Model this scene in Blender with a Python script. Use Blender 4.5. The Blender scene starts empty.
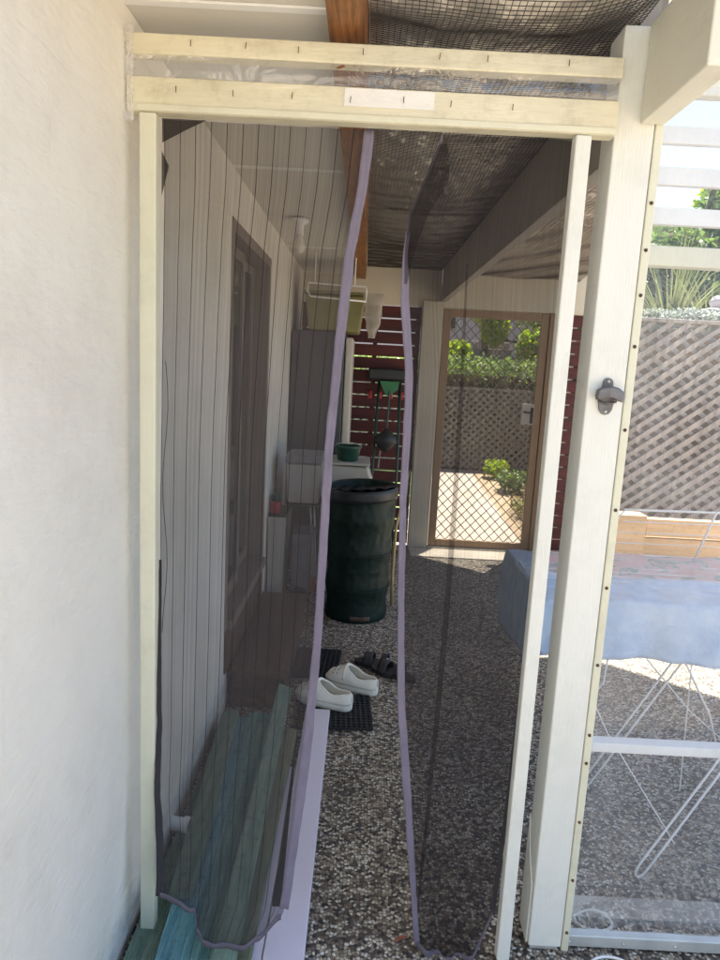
import bpy, bmesh, math, random
from math import sin, cos, pi, radians
from mathutils import Vector, Matrix, noise
random.seed(7)
S = bpy.context.scene
C = S.collection

# ------------------------------------------------------------------ materials
def _m(name):
    m = bpy.data.materials.new(name); m.use_nodes = True
    nt = m.node_tree
    for n in list(nt.nodes): nt.nodes.remove(n)
    out = nt.nodes.new('ShaderNodeOutputMaterial')
    return m, nt, out
def N(nt, t, **kw):
    n = nt.nodes.new(t)
    for k, v in kw.items():
        if k in n.inputs: n.inputs[k].default_value = v
        else: setattr(n, k, v)
    return n
def coords(nt, scale=(1, 1, 1)):
    tc = N(nt, 'ShaderNodeTexCoord'); mp = N(nt, 'ShaderNodeMapping')
    mp.inputs['Scale'].default_value = scale
    nt.links.new(tc.outputs['Object'], mp.inputs['Vector'])
    return mp.outputs['Vector']
def ramp(nt, fac, stops, interp='LINEAR'):
    r = N(nt, 'ShaderNodeValToRGB'); r.color_ramp.interpolation = interp
    els = r.color_ramp.elements
    while len(els) < len(stops): els.new(0.5)
    for e, (p, c) in zip(els, stops):
        e.position = p; e.color = (*c, 1) if len(c) == 3 else c
    nt.links.new(fac, r.inputs['Fac'])
    return r.outputs['Color']
def g(v): return (v, v, v)
def mat(name, col, rough=.6, var=.15, scale=(6, 6, 6), bump=.1, bscale=None, metal=0., spec=.5, dirt=None, dirt_amt=.0, dirt_scale=3., coat=0.):
    """painted / plain surface: base colour with noise variation, fine bump and optional blotches of dirt"""
    m, nt, out = _m(name)
    b = N(nt, 'ShaderNodeBsdfPrincipled', Roughness=rough, Metallic=metal)
    b.inputs['Specular IOR Level'].default_value = spec
    b.inputs['Coat Weight'].default_value = coat
    v = coords(nt, scale)
    n = N(nt, 'ShaderNodeTexNoise', Scale=1., Detail=6., Roughness=.6); nt.links.new(v, n.inputs['Vector'])
    dark = tuple(c*(1-var) for c in col); lite = tuple(min(1, c*(1+var)) for c in col)
    c = ramp(nt, n.outputs['Fac'], [(.3, dark), (.7, lite)])
    if dirt:
        n2 = N(nt, 'ShaderNodeTexNoise', Scale=dirt_scale, Detail=8., Roughness=.7)
        nt.links.new(coords(nt), n2.inputs['Vector'])
        f = ramp(nt, n2.outputs['Fac'], [(.5, g(0)), (.72, g(dirt_amt))])
        mx = N(nt, 'ShaderNodeMix', data_type='RGBA')
        nt.links.new(f, mx.inputs[0]); nt.links.new(c, mx.inputs[6]); mx.inputs[7].default_value = (*dirt, 1)
        c = mx.outputs[2]
    nt.links.new(c, b.inputs['Base Color'])
    if bump:
        nb = N(nt, 'ShaderNodeTexNoise', Scale=1., Detail=5.)
        nt.links.new(coords(nt, bscale or tuple(s*12 for s in scale)), nb.inputs['Vector'])
        bp = N(nt, 'ShaderNodeBump', Strength=bump, Distance=.003)
        nt.links.new(nb.outputs['Fac'], bp.inputs['Height']); nt.links.new(bp.outputs['Normal'], b.inputs['Normal'])
    nt.links.new(b.outputs[0], out.inputs['Surface'])
    return m

def mat_wall():
    m, nt, out = _m('white_bagged_brick')
    b = N(nt, 'ShaderNodeBsdfPrincipled', Roughness=.75)
    v = coords(nt)
    sep = N(nt, 'ShaderNodeSeparateXYZ'); nt.links.new(v, sep.inputs[0])
    cmb = N(nt, 'ShaderNodeCombineXYZ')
    nt.links.new(sep.outputs['Y'], cmb.inputs['X']); nt.links.new(sep.outputs['Z'], cmb.inputs['Y'])
    nw = N(nt, 'ShaderNodeTexNoise', Scale=5., Detail=4.); nt.links.new(v, nw.inputs['Vector'])
    add = N(nt, 'ShaderNodeMixRGB', blend_type='LINEAR_LIGHT', Fac=.03)
    nt.links.new(cmb.outputs[0], add.inputs[1]); nt.links.new(nw.outputs['Color'], add.inputs[2])
    br = N(nt, 'ShaderNodeTexBrick', Scale=1.)
    br.inputs['Mortar Size'].default_value = .006; br.inputs['Mortar Smooth'].default_value = .9
    br.inputs['Brick Width'].default_value = .40; br.inputs['Row Height'].default_value = .20
    br.inputs['Color1'].default_value = (1, 1, 1, 1); br.inputs['Color2'].default_value = (1, 1, 1, 1); br.inputs['Mortar'].default_value = (0, 0, 0, 1)
    nt.links.new(add.outputs[0], br.inputs['Vector'])
    n = N(nt, 'ShaderNodeTexNoise', Scale=14., Detail=8., Roughness=.65); nt.links.new(coords(nt, (1, .6, 1.6)), n.inputs['Vector'])
    n2 = N(nt, 'ShaderNodeTexNoise', Scale=60., Detail=4.); nt.links.new(v, n2.inputs['Vector'])
    n3 = N(nt, 'ShaderNodeTexNoise', Scale=2.2, Detail=5., Roughness=.7); nt.links.new(v, n3.inputs['Vector'])
    def b1(h, st, d, prev=None):
        bp = N(nt, 'ShaderNodeBump', Strength=st, Distance=d); nt.links.new(h, bp.inputs['Height'])
        if prev: nt.links.new(prev, bp.inputs['Normal'])
        return bp.outputs['Normal']
    nn = b1(br.outputs['Color'], .14, .004)
    nn = b1(n.outputs['Fac'], .75, .013, nn)
    nn = b1(n2.outputs['Fac'], .3, .003, nn)
    ns = N(nt, 'ShaderNodeTexNoise', Scale=7., Detail=9., Roughness=.75, Distortion=2.5); nt.links.new(coords(nt, (1, 1.3, .8)), ns.inputs['Vector'])
    rid = ramp(nt, ns.outputs['Fac'], [(.47, g(0)), (.50, g(1)), (.53, g(0))])
    nn = b1(rid, .22, .005, nn)
    nt.links.new(nn, b.inputs['Normal'])
    c = ramp(nt, n3.outputs['Fac'], [(.3, (.75, .72, .65)), (.5, (.83, .805, .735)), (.75, (.86, .84, .77))])
    # damp flaking stain low down near the floor
    mr = N(nt, 'ShaderNodeMapRange'); mr.inputs['From Min'].default_value = .02; mr.inputs['From Max'].default_value = .22
    mr.inputs['To Min'].default_value = .62; mr.inputs['To Max'].default_value = .0
    nt.links.new(sep.outputs['Z'], mr.inputs['Value'])
    mul = N(nt, 'ShaderNodeMath', operation='MULTIPLY'); nt.links.new(mr.outputs[0], mul.inputs[0])
    st = ramp(nt, n.outputs['Fac'], [(.42, g(0)), (.6, g(1))]); nt.links.new(st, mul.inputs[1])
    mx = N(nt, 'ShaderNodeMix', data_type='RGBA'); nt.links.new(mul.outputs[0], mx.inputs[0]); nt.links.new(c, mx.inputs[6]); mx.inputs[7].default_value = (.30, .27, .24, 1)
    nt.links.new(mx.outputs[2], b.inputs['Base Color'])
    nt.links.new(b.outputs[0], out.inputs['Surface'])
    return m

def mat_pebble():
    m, nt, out = _m('exposed_aggregate')
    b = N(nt, 'ShaderNodeBsdfPrincipled', Roughness=.6)
    v = coords(nt)
    nw = N(nt, 'ShaderNodeTexNoise', Scale=55., Detail=2.); nt.links.new(v, nw.inputs['Vector'])
    ad = N(nt, 'ShaderNodeMixRGB', blend_type='LINEAR_LIGHT', Fac=.004); nt.links.new(v, ad.inputs[1]); nt.links.new(nw.outputs['Color'], ad.inputs[2])
    vo = N(nt, 'ShaderNodeTexVoronoi', voronoi_dimensions='2D', Scale=96.); nt.links.new(ad.outputs[0], vo.inputs['Vector'])
    ve = N(nt, 'ShaderNodeTexVoronoi', voronoi_dimensions='2D', feature='DISTANCE_TO_EDGE', Scale=96.); nt.links.new(ad.outputs[0], ve.inputs['Vector'])
    sp = N(nt, 'ShaderNodeSeparateColor'); nt.links.new(vo.outputs['Color'], sp.inputs[0])
    c = ramp(nt, sp.outputs['Red'], [(0, (.035, .03, .028)), (.12, (.11, .085, .065)), (.24, (.22, .17, .125)), (.38, (.36, .30, .22)), (.56, (.56, .50, .39)), (.76, (.78, .74, .64)), (.93, (.30, .28, .25))], 'CONSTANT')
    nl = N(nt, 'ShaderNodeTexNoise', Scale=2.5, Detail=4.); nt.links.new(v, nl.inputs['Vector'])
    patch = ramp(nt, nl.outputs['Fac'], [(.35, (.72, .70, .68)), (.65, (1, 1, 1))])
    m1 = N(nt, 'ShaderNodeMixRGB', blend_type='MULTIPLY', Fac=1.); nt.links.new(c, m1.inputs[1]); nt.links.new(patch, m1.inputs[2])
    e1 = ramp(nt, ve.outputs['Distance'], [(.03, g(0)), (.10, g(1))])
    e2 = ramp(nt, vo.outputs['Distance'], [(.50, g(1)), (.66, g(0))])
    em = N(nt, 'ShaderNodeMixRGB', blend_type='MULTIPLY', Fac=1.); nt.links.new(e1, em.inputs[1]); nt.links.new(e2, em.inputs[2]); e = em.outputs[0]
    mx = N(nt, 'ShaderNodeMix', data_type='RGBA'); nt.links.new(e, mx.inputs[0]); mx.inputs[6].default_value = (.070, .058, .048, 1); nt.links.new(m1.outputs[0], mx.inputs[7])
    nt.links.new(mx.outputs[2], b.inputs['Base Color'])
    hh = ramp(nt, vo.outputs['Distance'], [(.0, g(1)), (.35, g(.8)), (.65, g(0))])
    bp = N(nt, 'ShaderNodeBump', Strength=.8, Distance=.004); nt.links.new(hh, bp.inputs['Height']); nt.links.new(bp.outputs['Normal'], b.inputs['Normal'])
    nt.links.new(b.outputs[0], out.inputs['Surface'])
    return m

def mat_wood(name, c1, c2, rough=.6, axis='Y', grain=40., dist=2., bump=.2):
    m, nt, out = _m(name)
    b = N(nt, 'ShaderNodeBsdfPrincipled', Roughness=rough)
    sc = {'X': (.06, 1, 1), 'Y': (1, .06, 1), 'Z': (1, 1, .06)}[axis]
    v = coords(nt, sc)
    n = N(nt, 'ShaderNodeTexNoise', Scale=grain, Detail=6., Roughness=.6, Distortion=dist); nt.links.new(v, n.inputs['Vector'])
    c = ramp(nt, n.outputs['Fac'], [(.32, c1), (.5, tuple((a+d)/2 for a, d in zip(c1, c2))), (.68, c2)])
    n2 = N(nt, 'ShaderNodeTexNoise', Scale=26., Detail=9., Roughness=.75); nt.links.new(coords(nt), n2.inputs['Vector'])
    f2 = ramp(nt, n2.outputs['Fac'], [(.54, g(1)), (.68, g(.55))])
    mm = N(nt, 'ShaderNodeMixRGB', blend_type='MULTIPLY', Fac=1.); nt.links.new(c, mm.inputs[1]); nt.links.new(f2, mm.inputs[2]); c = mm.outputs[0]
    nt.links.new(c, b.inputs['Base Color'])
    bp = N(nt, 'ShaderNodeBump', Strength=bump, Distance=.002); nt.links.new(n.outputs['Fac'], bp.inputs['Height']); nt.links.new(bp.outputs['Normal'], b.inputs['Normal'])
    nt.links.new(b.outputs[0], out.inputs['Surface'])
    return m

def mat_mesh(name, col, opacity, stripes=0, scol=(.02, .018, .02)):
    """woven fly-screen cloth: partly open weave, darker sewn ribs counted in cloth coordinates"""
    m, nt, out = _m(name)
    tr = N(nt, 'ShaderNodeBsdfTransparent')
    d = N(nt, 'ShaderNodeBsdfDiffuse', Color=(*col, 1), Roughness=.5)
    tl = N(nt, 'ShaderNodeBsdfTranslucent', Color=(*col, 1))
    dm = N(nt, 'ShaderNodeMixShader', Fac=.3); nt.links.new(d.outputs[0], dm.inputs[1]); nt.links.new(tl.outputs[0], dm.inputs[2])
    uv = N(nt, 'ShaderNodeUVMap'); sp = N(nt, 'ShaderNodeSeparateXYZ'); nt.links.new(uv.outputs[0], sp.inputs[0])
    nz = N(nt, 'ShaderNodeTexNoise', Scale=9., Detail=3.); nt.links.new(coords(nt, (1, 1, .25)), nz.inputs['Vector'])
    op = N(nt, 'ShaderNodeMapRange'); op.inputs['From Min'].default_value = .3; op.inputs['From Max'].default_value = .7
    op.inputs['To Min'].default_value = opacity-.05; op.inputs['To Max'].default_value = opacity+.05
    nt.links.new(nz.outputs['Fac'], op.inputs['Value']); fac = op.outputs[0]
    # cloth seen at a glancing angle closes up
    lw = N(nt, 'ShaderNodeLayerWeight', Blend=.35)
    ml = N(nt, 'ShaderNodeMath', operation='MULTIPLY_ADD'); nt.links.new(lw.outputs['Facing'], ml.inputs[0]); ml.inputs[1].default_value = .22
    nt.links.new(fac, ml.inputs[2]); ml.use_clamp = True; fac = ml.outputs[0]
    # fine vertical thread density
    wv = N(nt, 'ShaderNodeMath', operation='MULTIPLY'); nt.links.new(sp.outputs['X'], wv.inputs[0]); wv.inputs[1].default_value = 5.4
    nn = N(nt, 'ShaderNodeTexNoise', noise_dimensions='1D', Scale=14., Detail=5.); nt.links.new(wv.outputs[0], nn.inputs['W'])
    mt = N(nt, 'ShaderNodeMath', operation='MULTIPLY_ADD'); nt.links.new(nn.outputs['Fac'], mt.inputs[0]); mt.inputs[1].default_value = .22
    sb = N(nt, 'ShaderNodeMath', operation='SUBTRACT'); nt.links.new(fac, sb.inputs[0]); sb.inputs[1].default_value = .11
    nt.links.new(sb.outputs[0], mt.inputs[2]); fac = mt.outputs[0]
    if stripes:
        mu = N(nt, 'ShaderNodeMath', operation='MULTIPLY'); nt.links.new(sp.outputs['X'], mu.inputs[0]); mu.inputs[1].default_value = stripes
        fr = N(nt, 'ShaderNodeMath', operation='FRACT'); nt.links.new(mu.outputs[0], fr.inputs[0])
        lt = N(nt, 'ShaderNodeMath', operation='LESS_THAN'); nt.links.new(fr.outputs[0], lt.inputs[0]); lt.inputs[1].default_value = .048
        mm = N(nt, 'ShaderNodeMath', operation='MULTIPLY_ADD'); nt.links.new(lt.outputs[0], mm.inputs[0]); mm.inputs[1].default_value = .42
        nt.links.new(fac, mm.inputs[2]); mm.use_clamp = True; fac = mm.outputs[0]
        mc = N(nt, 'ShaderNodeMix', data_type='RGBA'); nt.links.new(lt.outputs[0], mc.inputs[0]); mc.inputs[6].default_value = (*col, 1); mc.inputs[7].default_value = (*scol, 1)
        nt.links.new(mc.outputs[2], d.inputs['Color'])
    mx = N(nt, 'ShaderNodeMixShader'); nt.links.new(fac, mx.inputs[0]); nt.links.new(tr.outputs[0], mx.inputs[1]); nt.links.new(dm.outputs[0], mx.inputs[2])
    nt.links.new(mx.outputs[0], out.inputs['Surface'])
    return m

def mat_film(name, milk=.08, bump=.4, scale=5., rough=.05, tint=(.96, .97, .99), gloss=1.):
    m, nt, out = _m(name)
    tr = N(nt, 'ShaderNodeBsdfTransparent', Color=(*tint, 1))
    df = N(nt, 'ShaderNodeBsdfDiffuse', Color=(.8, .8, .82, 1))
    gl = N(nt, 'ShaderNodeBsdfGlossy', Roughness=rough, Color=(1, 1, 1, 1))
    n = N(nt, 'ShaderNodeTexNoise', Scale=scale, Detail=3., Distortion=1.5); nt.links.new(coords(nt), n.inputs['Vector'])
    bp = N(nt, 'ShaderNodeBump', Strength=bump, Distance=.02); nt.links.new(n.outputs['Fac'], bp.inputs['Height'])
    nt.links.new(bp.outputs['Normal'], gl.inputs['Normal'])
    n2 = N(nt, 'ShaderNodeTexNoise', Scale=7., Detail=7., Roughness=.7); nt.links.new(coords(nt, (1, 1, .6)), n2.inputs['Vector'])
    mr = N(nt, 'ShaderNodeMapRange'); mr.inputs['From Min'].default_value = .35; mr.inputs['From Max'].default_value = .75
    mr.inputs['To Min'].default_value = milk*.5; mr.inputs['To Max'].default_value = milk*1.8
    nt.links.new(n2.outputs['Fac'], mr.inputs['Value'])
    m1 = N(nt, 'ShaderNodeMixShader'); nt.links.new(mr.outputs[0], m1.inputs[0]); nt.links.new(tr.outputs[0], m1.inputs[1]); nt.links.new(df.outputs[0], m1.inputs[2])
    fr = N(nt, 'ShaderNodeFresnel', IOR=1.45); nt.links.new(bp.outputs['Normal'], fr.inputs['Normal'])
    mg = N(nt, 'ShaderNodeMath', operation='MULTIPLY'); nt.links.new(fr.outputs[0], mg.inputs[0]); mg.inputs[1].default_value = gloss
    m2 = N(nt, 'ShaderNodeMixShader'); nt.links.new(mg.outputs[0], m2.inputs[0]); nt.links.new(m1.outputs[0], m2.inputs[1]); nt.links.new(gl.outputs[0], m2.inputs[2])
    nt.links.new(m2.outputs[0], out.inputs['Surface'])
    return m

def mat_leaf(name, c1, c2, trans=.35):
    m, nt, out = _m(name)
    gi = N(nt, 'ShaderNodeTexNoise', Scale=3.5, Detail=5.); nt.links.new(coords(nt), gi.inputs['Vector'])
    c = ramp(nt, gi.outputs['Fac'], [(.35, c1), (.65, c2)])
    d = N(nt, 'ShaderNodeBsdfPrincipled', Roughness=.5); nt.links.new(c, d.inputs['Base Color'])
    t = N(nt, 'ShaderNodeBsdfTranslucent')
    hs = N(nt, 'ShaderNodeHueSaturation', Value=1.6, Saturation=1.15); nt.links.new(c, hs.inputs['Color']); nt.links.new(hs.outputs[0], t.inputs['Color'])
    mx = N(nt, 'ShaderNodeMixShader', Fac=trans); nt.links.new(d.outputs[0], mx.inputs[1]); nt.links.new(t.outputs[0], mx.inputs[2])
    nt.links.new(mx.outputs[0], out.inputs['Surface'])
    return m

M = {}
M['wall'] = mat_wall()
M['pebble'] = mat_pebble()
M['soffit'] = mat('soffit_paint', (.66, .64, .58), .6, .04, (2, 2, 2), .05)
M['cream'] = mat('cream_trim', (.70, .69, .54), .45, .06, (3, 3, 1), .25, (160, 160, 12), dirt=(.45, .40, .30), dirt_amt=.3, dirt_scale=9)
M['header'] = mat('aged_cream_rail', (.70, .66, .50), .42, .10, (3, 9, 9), .7, (22, 60, 90), dirt=(.42, .36, .24), dirt_amt=.5, dirt_scale=16)
M['patch'] = mat('fresh_white_paint', (.82, .81, .77), .5, .05, (12, 12, 30), .3)
M['post'] = mat('grey_white_post_paint', (.77, .775, .72), .55, .035, (8, 8, 2), .45, (260, 260, 14), dirt=(.50, .50, .44), dirt_amt=.25, dirt_scale=6)
M['rafterw'] = mat('white_rafter_paint', (.74, .72, .61), .5, .05, (3, 1, 3), .3, (120, 10, 120), dirt=(.5, .47, .38), dirt_amt=.3, dirt_scale=8)
M['white'] = mat('white_paint', (.80, .81, .80), .45, .03, (5, 5, 5), .1)
M['galv'] = mat('galvanised_steel', (.62, .64, .62), .45, .12, (10, 10, 10), .15, metal=.5)
M['brownwood'] = mat_wood('oiled_brown_rafter', (.085, .026, .007), (.36, .15, .045), .45, 'Y', 30., 3.)
M['foil'] = mat('silver_sarking_foil', (.80, .75, .69), .30, .10, (5, 5, 5), 1., (22, 22, 22), metal=.45)
M['wire'] = mat('galvanised_wire', (.05, .045, .042), .6, .2, (9, 9, 9), 0, metal=.2)
M['band'] = mat('lilac_binding_tape', (.20, .175, .235), .8, .15, (30, 30, 12), .5, (500, 500, 500))
M['bandd'] = mat('dark_binding_tape', (.04, .036, .04), .85, .15, (30, 30, 12), .5, (500, 500, 500))
M['meshL'] = mat_mesh('striped_fly_mesh', (.095, .084, .084), .53, 13)
M['meshR'] = mat_mesh('grey_fly_mesh', (.045, .040, .042), .60, 0)
M['flap'] = mat_mesh('doubled_fly_mesh', (.04, .033, .033), .85, 0)
M['fold'] = mat_mesh('overlapping_fly_mesh', (.035, .03, .032), .50, 0)
M['film'] = mat_film('clear_cafe_blind', .13, .30, 2.2, gloss=.55)
M['filme'] = mat_film('taut_clear_film', .30, .3, 9., .15, gloss=.6)
M['bandm'] = mat('grey_lilac_binding', (.14, .12, .15), .8, .15, (30, 30, 12), .5, (500, 500, 500))
M['film2'] = mat_film('crumpled_clear_film', .12, .7, 8., .06, gloss=2.2)
M['lilac'] = mat('sky_tinted_white_melamine', (.74, .69, .80), .35, .02, (3, 3, 3), .04)  # white board; the lilac tint of skylight is put into its base colour
M['teal'] = mat_wood('blue_green_treated_pine', (.07, .20, .205), (.21, .38, .36), .75, 'Y', 45., 1.5, .5)
M['teal2'] = mat_wood('bright_teal_treated_pine', (.07, .23, .27), (.24, .45, .47), .7, 'Y', 60., 1., .5)
M['olive'] = mat_wood('olive_treated_pine', (.12, .15, .09), (.26, .27, .165), .75, 'Y', 45., 1.5, .5)
M['moss'] = mat_wood('weathered_green_pine', (.10, .17, .125), (.23, .31, .235), .8, 'Y', 45., 1.5, .6)
M['steel'] = mat('worn_cast_iron', (.16, .155, .16), .45, .3, (40, 40, 40), .4, metal=.6)
M['rust'] = mat('rusty_screw', (.12, .06, .04), .7, .3, (200, 200, 200), .1, metal=.3)
M['black'] = mat('black_plastic', (.015, .016, .018), .45, .3, (8, 8, 8), .15)
M['rubber'] = mat('black_rubber', (.018, .018, .02), .75, .2, (20, 20, 20), .3)
M['binbag'] = mat('dark_green_tarpaulin', (.004, .017, .012), .5, .08, (6, 6, 9), .5, (7, 7, 45), spec=.3)
M['clog'] = mat('white_foam', (.86, .83, .74), .5, .05, (25, 25, 25), .15)
M['shoe'] = mat('dark_leather', (.03, .028, .03), .55, .3, (40, 40, 40), .4)
M['redslat'] = mat_wood('dark_red_stained_slat', (.035, .004, .004), (.095, .009, .008), .6, 'X', 20.)
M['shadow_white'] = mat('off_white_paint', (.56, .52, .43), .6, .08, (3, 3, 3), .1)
M['beamgrey'] = mat('shaded_white_beam_paint', (.36, .33, .29), .7, .08, (3, 3, 3), .1)  # white-painted beam; the shade on it is put into this darker grey
M['bronze'] = mat('bronze_powder_coat', (.28, .185, .11), .4, .06, (6, 6, 6), .05, metal=.3)
M['grille'] = mat('grille_wire', (.20, .15, .10), .45, .1, (6, 6, 6), 0, metal=.2)
M['aluframe'] = mat('brown_aluminium', (.25, .215, .185), .4, .08, (5, 5, 5), .05, metal=.3)
M['fridge'] = mat('charcoal_metal', (.05, .053, .06), .4, .06, (3, 3, 3), .05)
M['olivebox'] = mat('olive_plastic', (.22, .21, .085), .5, .08, (5, 5, 5), .1)
M['whitepl'] = mat('white_plastic', (.40, .38, .34), .4, .05, (6, 6, 6), .05)
M['greytxt'] = mat('grey_cloth', (.22, .22, .23), .85, .15, (20, 20, 20), .4)
M['greenpl'] = mat('green_plastic', (.01, .13, .045), .4, .1, (8, 8, 8), .1)
M['dkgreen'] = mat('dark_green_plastic', (.01, .05, .035), .35, .1, (8, 8, 8), .1)
M['redpl'] = mat('red_plastic', (.35, .02, .025), .4, .1, (8, 8, 8), .1)
M['step'] = mat_wood('dark_brown_step', (.05, .03, .022), (.13, .08, .055), .5, 'Y', 14.)
M['bluebase'] = mat('blue_cotton', (.10, .21, .46), .9, .18, (7, 7, 7), .6, (120, 120, 120))
M['tan'] = mat_wood('honey_sleeper', (.42, .25, .11), (.62, .40, .20), .7, 'X', 10.)
M['lattice'] = mat_wood('weathered_lattice', (.21, .185, .16), (.47, .42, .37), .8, 'Z', 7.)
M['straw'] = mat('straw_bamboo', (.50, .36, .16), .6, .15, (20, 20, 20), .2)
M['conc'] = mat('pale_concrete', (.40, .35, .295), .85, .16, (1.5, 1.5, 1.5), .3, (40, 40, 40), dirt=(.30, .25, .20), dirt_amt=.5, dirt_scale=1.3)
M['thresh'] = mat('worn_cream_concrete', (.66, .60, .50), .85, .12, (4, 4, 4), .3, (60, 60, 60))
M['soil'] = mat('garden_soil', (.17, .12, .08), .95, .4, (4, 4, 4), .8, (40, 40, 40))
M['litter'] = mat('leaf_litter', (.34, .25, .17), .95, .45, (14, 14, 14), .9, (60, 60, 60), dirt=(.16, .20, .07), dirt_amt=.8, dirt_scale=5)
M['grass'] = mat('lawn', (.10, .15, .035), .9, .4, (5, 5, 5), .8, (90, 90, 90))
M['brickpale'] = mat('pale_render', (.62, .53, .50), .8, .06, (2, 2, 2), .1)
M['darkwin'] = mat('window_glass_dark', (.04, .045, .05), .1, .05, (2, 2, 2), 0)
M['curtain'] = mat('pale_drape', (.30, .28, .25), .9, .12, (30, 30, 1), .2)
M['stone'] = mat('grey_step_stone', (.30, .27, .26), .85, .15, (4, 4, 4), .4)
M['leafy'] = mat_leaf('yellow_green_leaves', (.20, .29, .04), (.38, .46, .08), .5)
M['leafd'] = mat_leaf('dark_hedge_leaves', (.05, .085, .035), (.13, .18, .07), .25)
M['leafg'] = mat_leaf('mid_green_leaves', (.07, .12, .035), (.17, .24, .075), .35)
M['leafh'] = mat_leaf('hedge_leaves', (.14, .21, .07), (.27, .35, .12), .35)
M['leafp'] = mat_leaf('palm_leaves', (.09, .11, .05), (.19, .21, .10), .25)
M['leafs'] = mat_leaf('silver_leaves', (.26, .29, .25), (.42, .45, .40), .2)
M['leafo'] = mat_leaf('orange_green_leaves', (.22, .12, .05), (.20, .24, .08), .3)
M['bark'] = mat('bark', (.16, .12, .09), .9, .3, (8, 8, 3), .6)
M['metalroof'] = mat('roof_sheet', (.35, .36, .36), .5, .05, (2, 2, 2), .05)
M['glassbulb'] = mat('frosted_glass', (.80, .78, .72), .25, .02, (5, 5, 5), 0)
M['mesh_bag'] = mat_mesh('translucent_plastic_bag', (.55, .52, .46), .55, 0)
M['leafred'] = mat('dry_red_leaf', (.30, .10, .06), .7, .2, (60, 60, 60), .2)

def mat_towel():
    m, nt, out = _m('floral_blue_sheet')
    b = N(nt, 'ShaderNodeBsdfPrincipled', Roughness=.9)
    v = coords(nt); sp = N(nt, 'ShaderNodeSeparateXYZ'); nt.links.new(v, sp.inputs[0])
    n = N(nt, 'ShaderNodeTexNoise', Scale=16., Detail=5.); nt.links.new(v, n.inputs['Vector'])
    fl = ramp(nt, n.outputs['Fac'], [(.42, (.62, .44, .44)), (.52, (.60, .50, .50)), (.58, (.25, .38, .36)), (.66, (.62, .46, .47))])
    bl = ramp(nt, n.outputs['Fac'], [(.3, (.42, .55, .74)), (.7, (.55, .67, .82))])
    mr = N(nt, 'ShaderNodeMapRange'); mr.inputs['From Min'].default_value = 2.50; mr.inputs['From Max'].default_value = 2.56
    nt.links.new(sp.outputs['Y'], mr.inputs['Value'])
    # the printed panel only covers the part away from the left end
    mr2 = N(nt, 'ShaderNodeMapRange'); mr2.inputs['From Min'].default_value = .74; mr2.inputs['From Max'].default_value = .78
    nt.links.new(sp.outputs['X'], mr2.inputs['Value'])
    mu = N(nt, 'ShaderNodeMath', operation='MULTIPLY'); nt.links.new(mr.outputs[0], mu.inputs[0]); nt.links.new(mr2.outputs[0], mu.inputs[1])
    mx = N(nt, 'ShaderNodeMix', data_type='RGBA'); nt.links.new(mu.outputs[0], mx.inputs[0]); nt.links.new(bl, mx.inputs[6]); nt.links.new(fl, mx.inputs[7])
    nt.links.new(mx.outputs[2], b.inputs['Base Color'])
    n3 = N(nt, 'ShaderNodeTexNoise', Scale=9., Detail=4.); nt.links.new(v, n3.inputs['Vector'])
    bp = N(nt, 'ShaderNodeBump', Strength=.5, Distance=.02); nt.links.new(n3.outputs['Fac'], bp.inputs['Height']); nt.links.new(bp.outputs['Normal'], b.inputs['Normal'])
    nt.links.new(b.outputs[0], out.inputs['Surface'])
    return m
M['towel'] = mat_towel()

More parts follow.
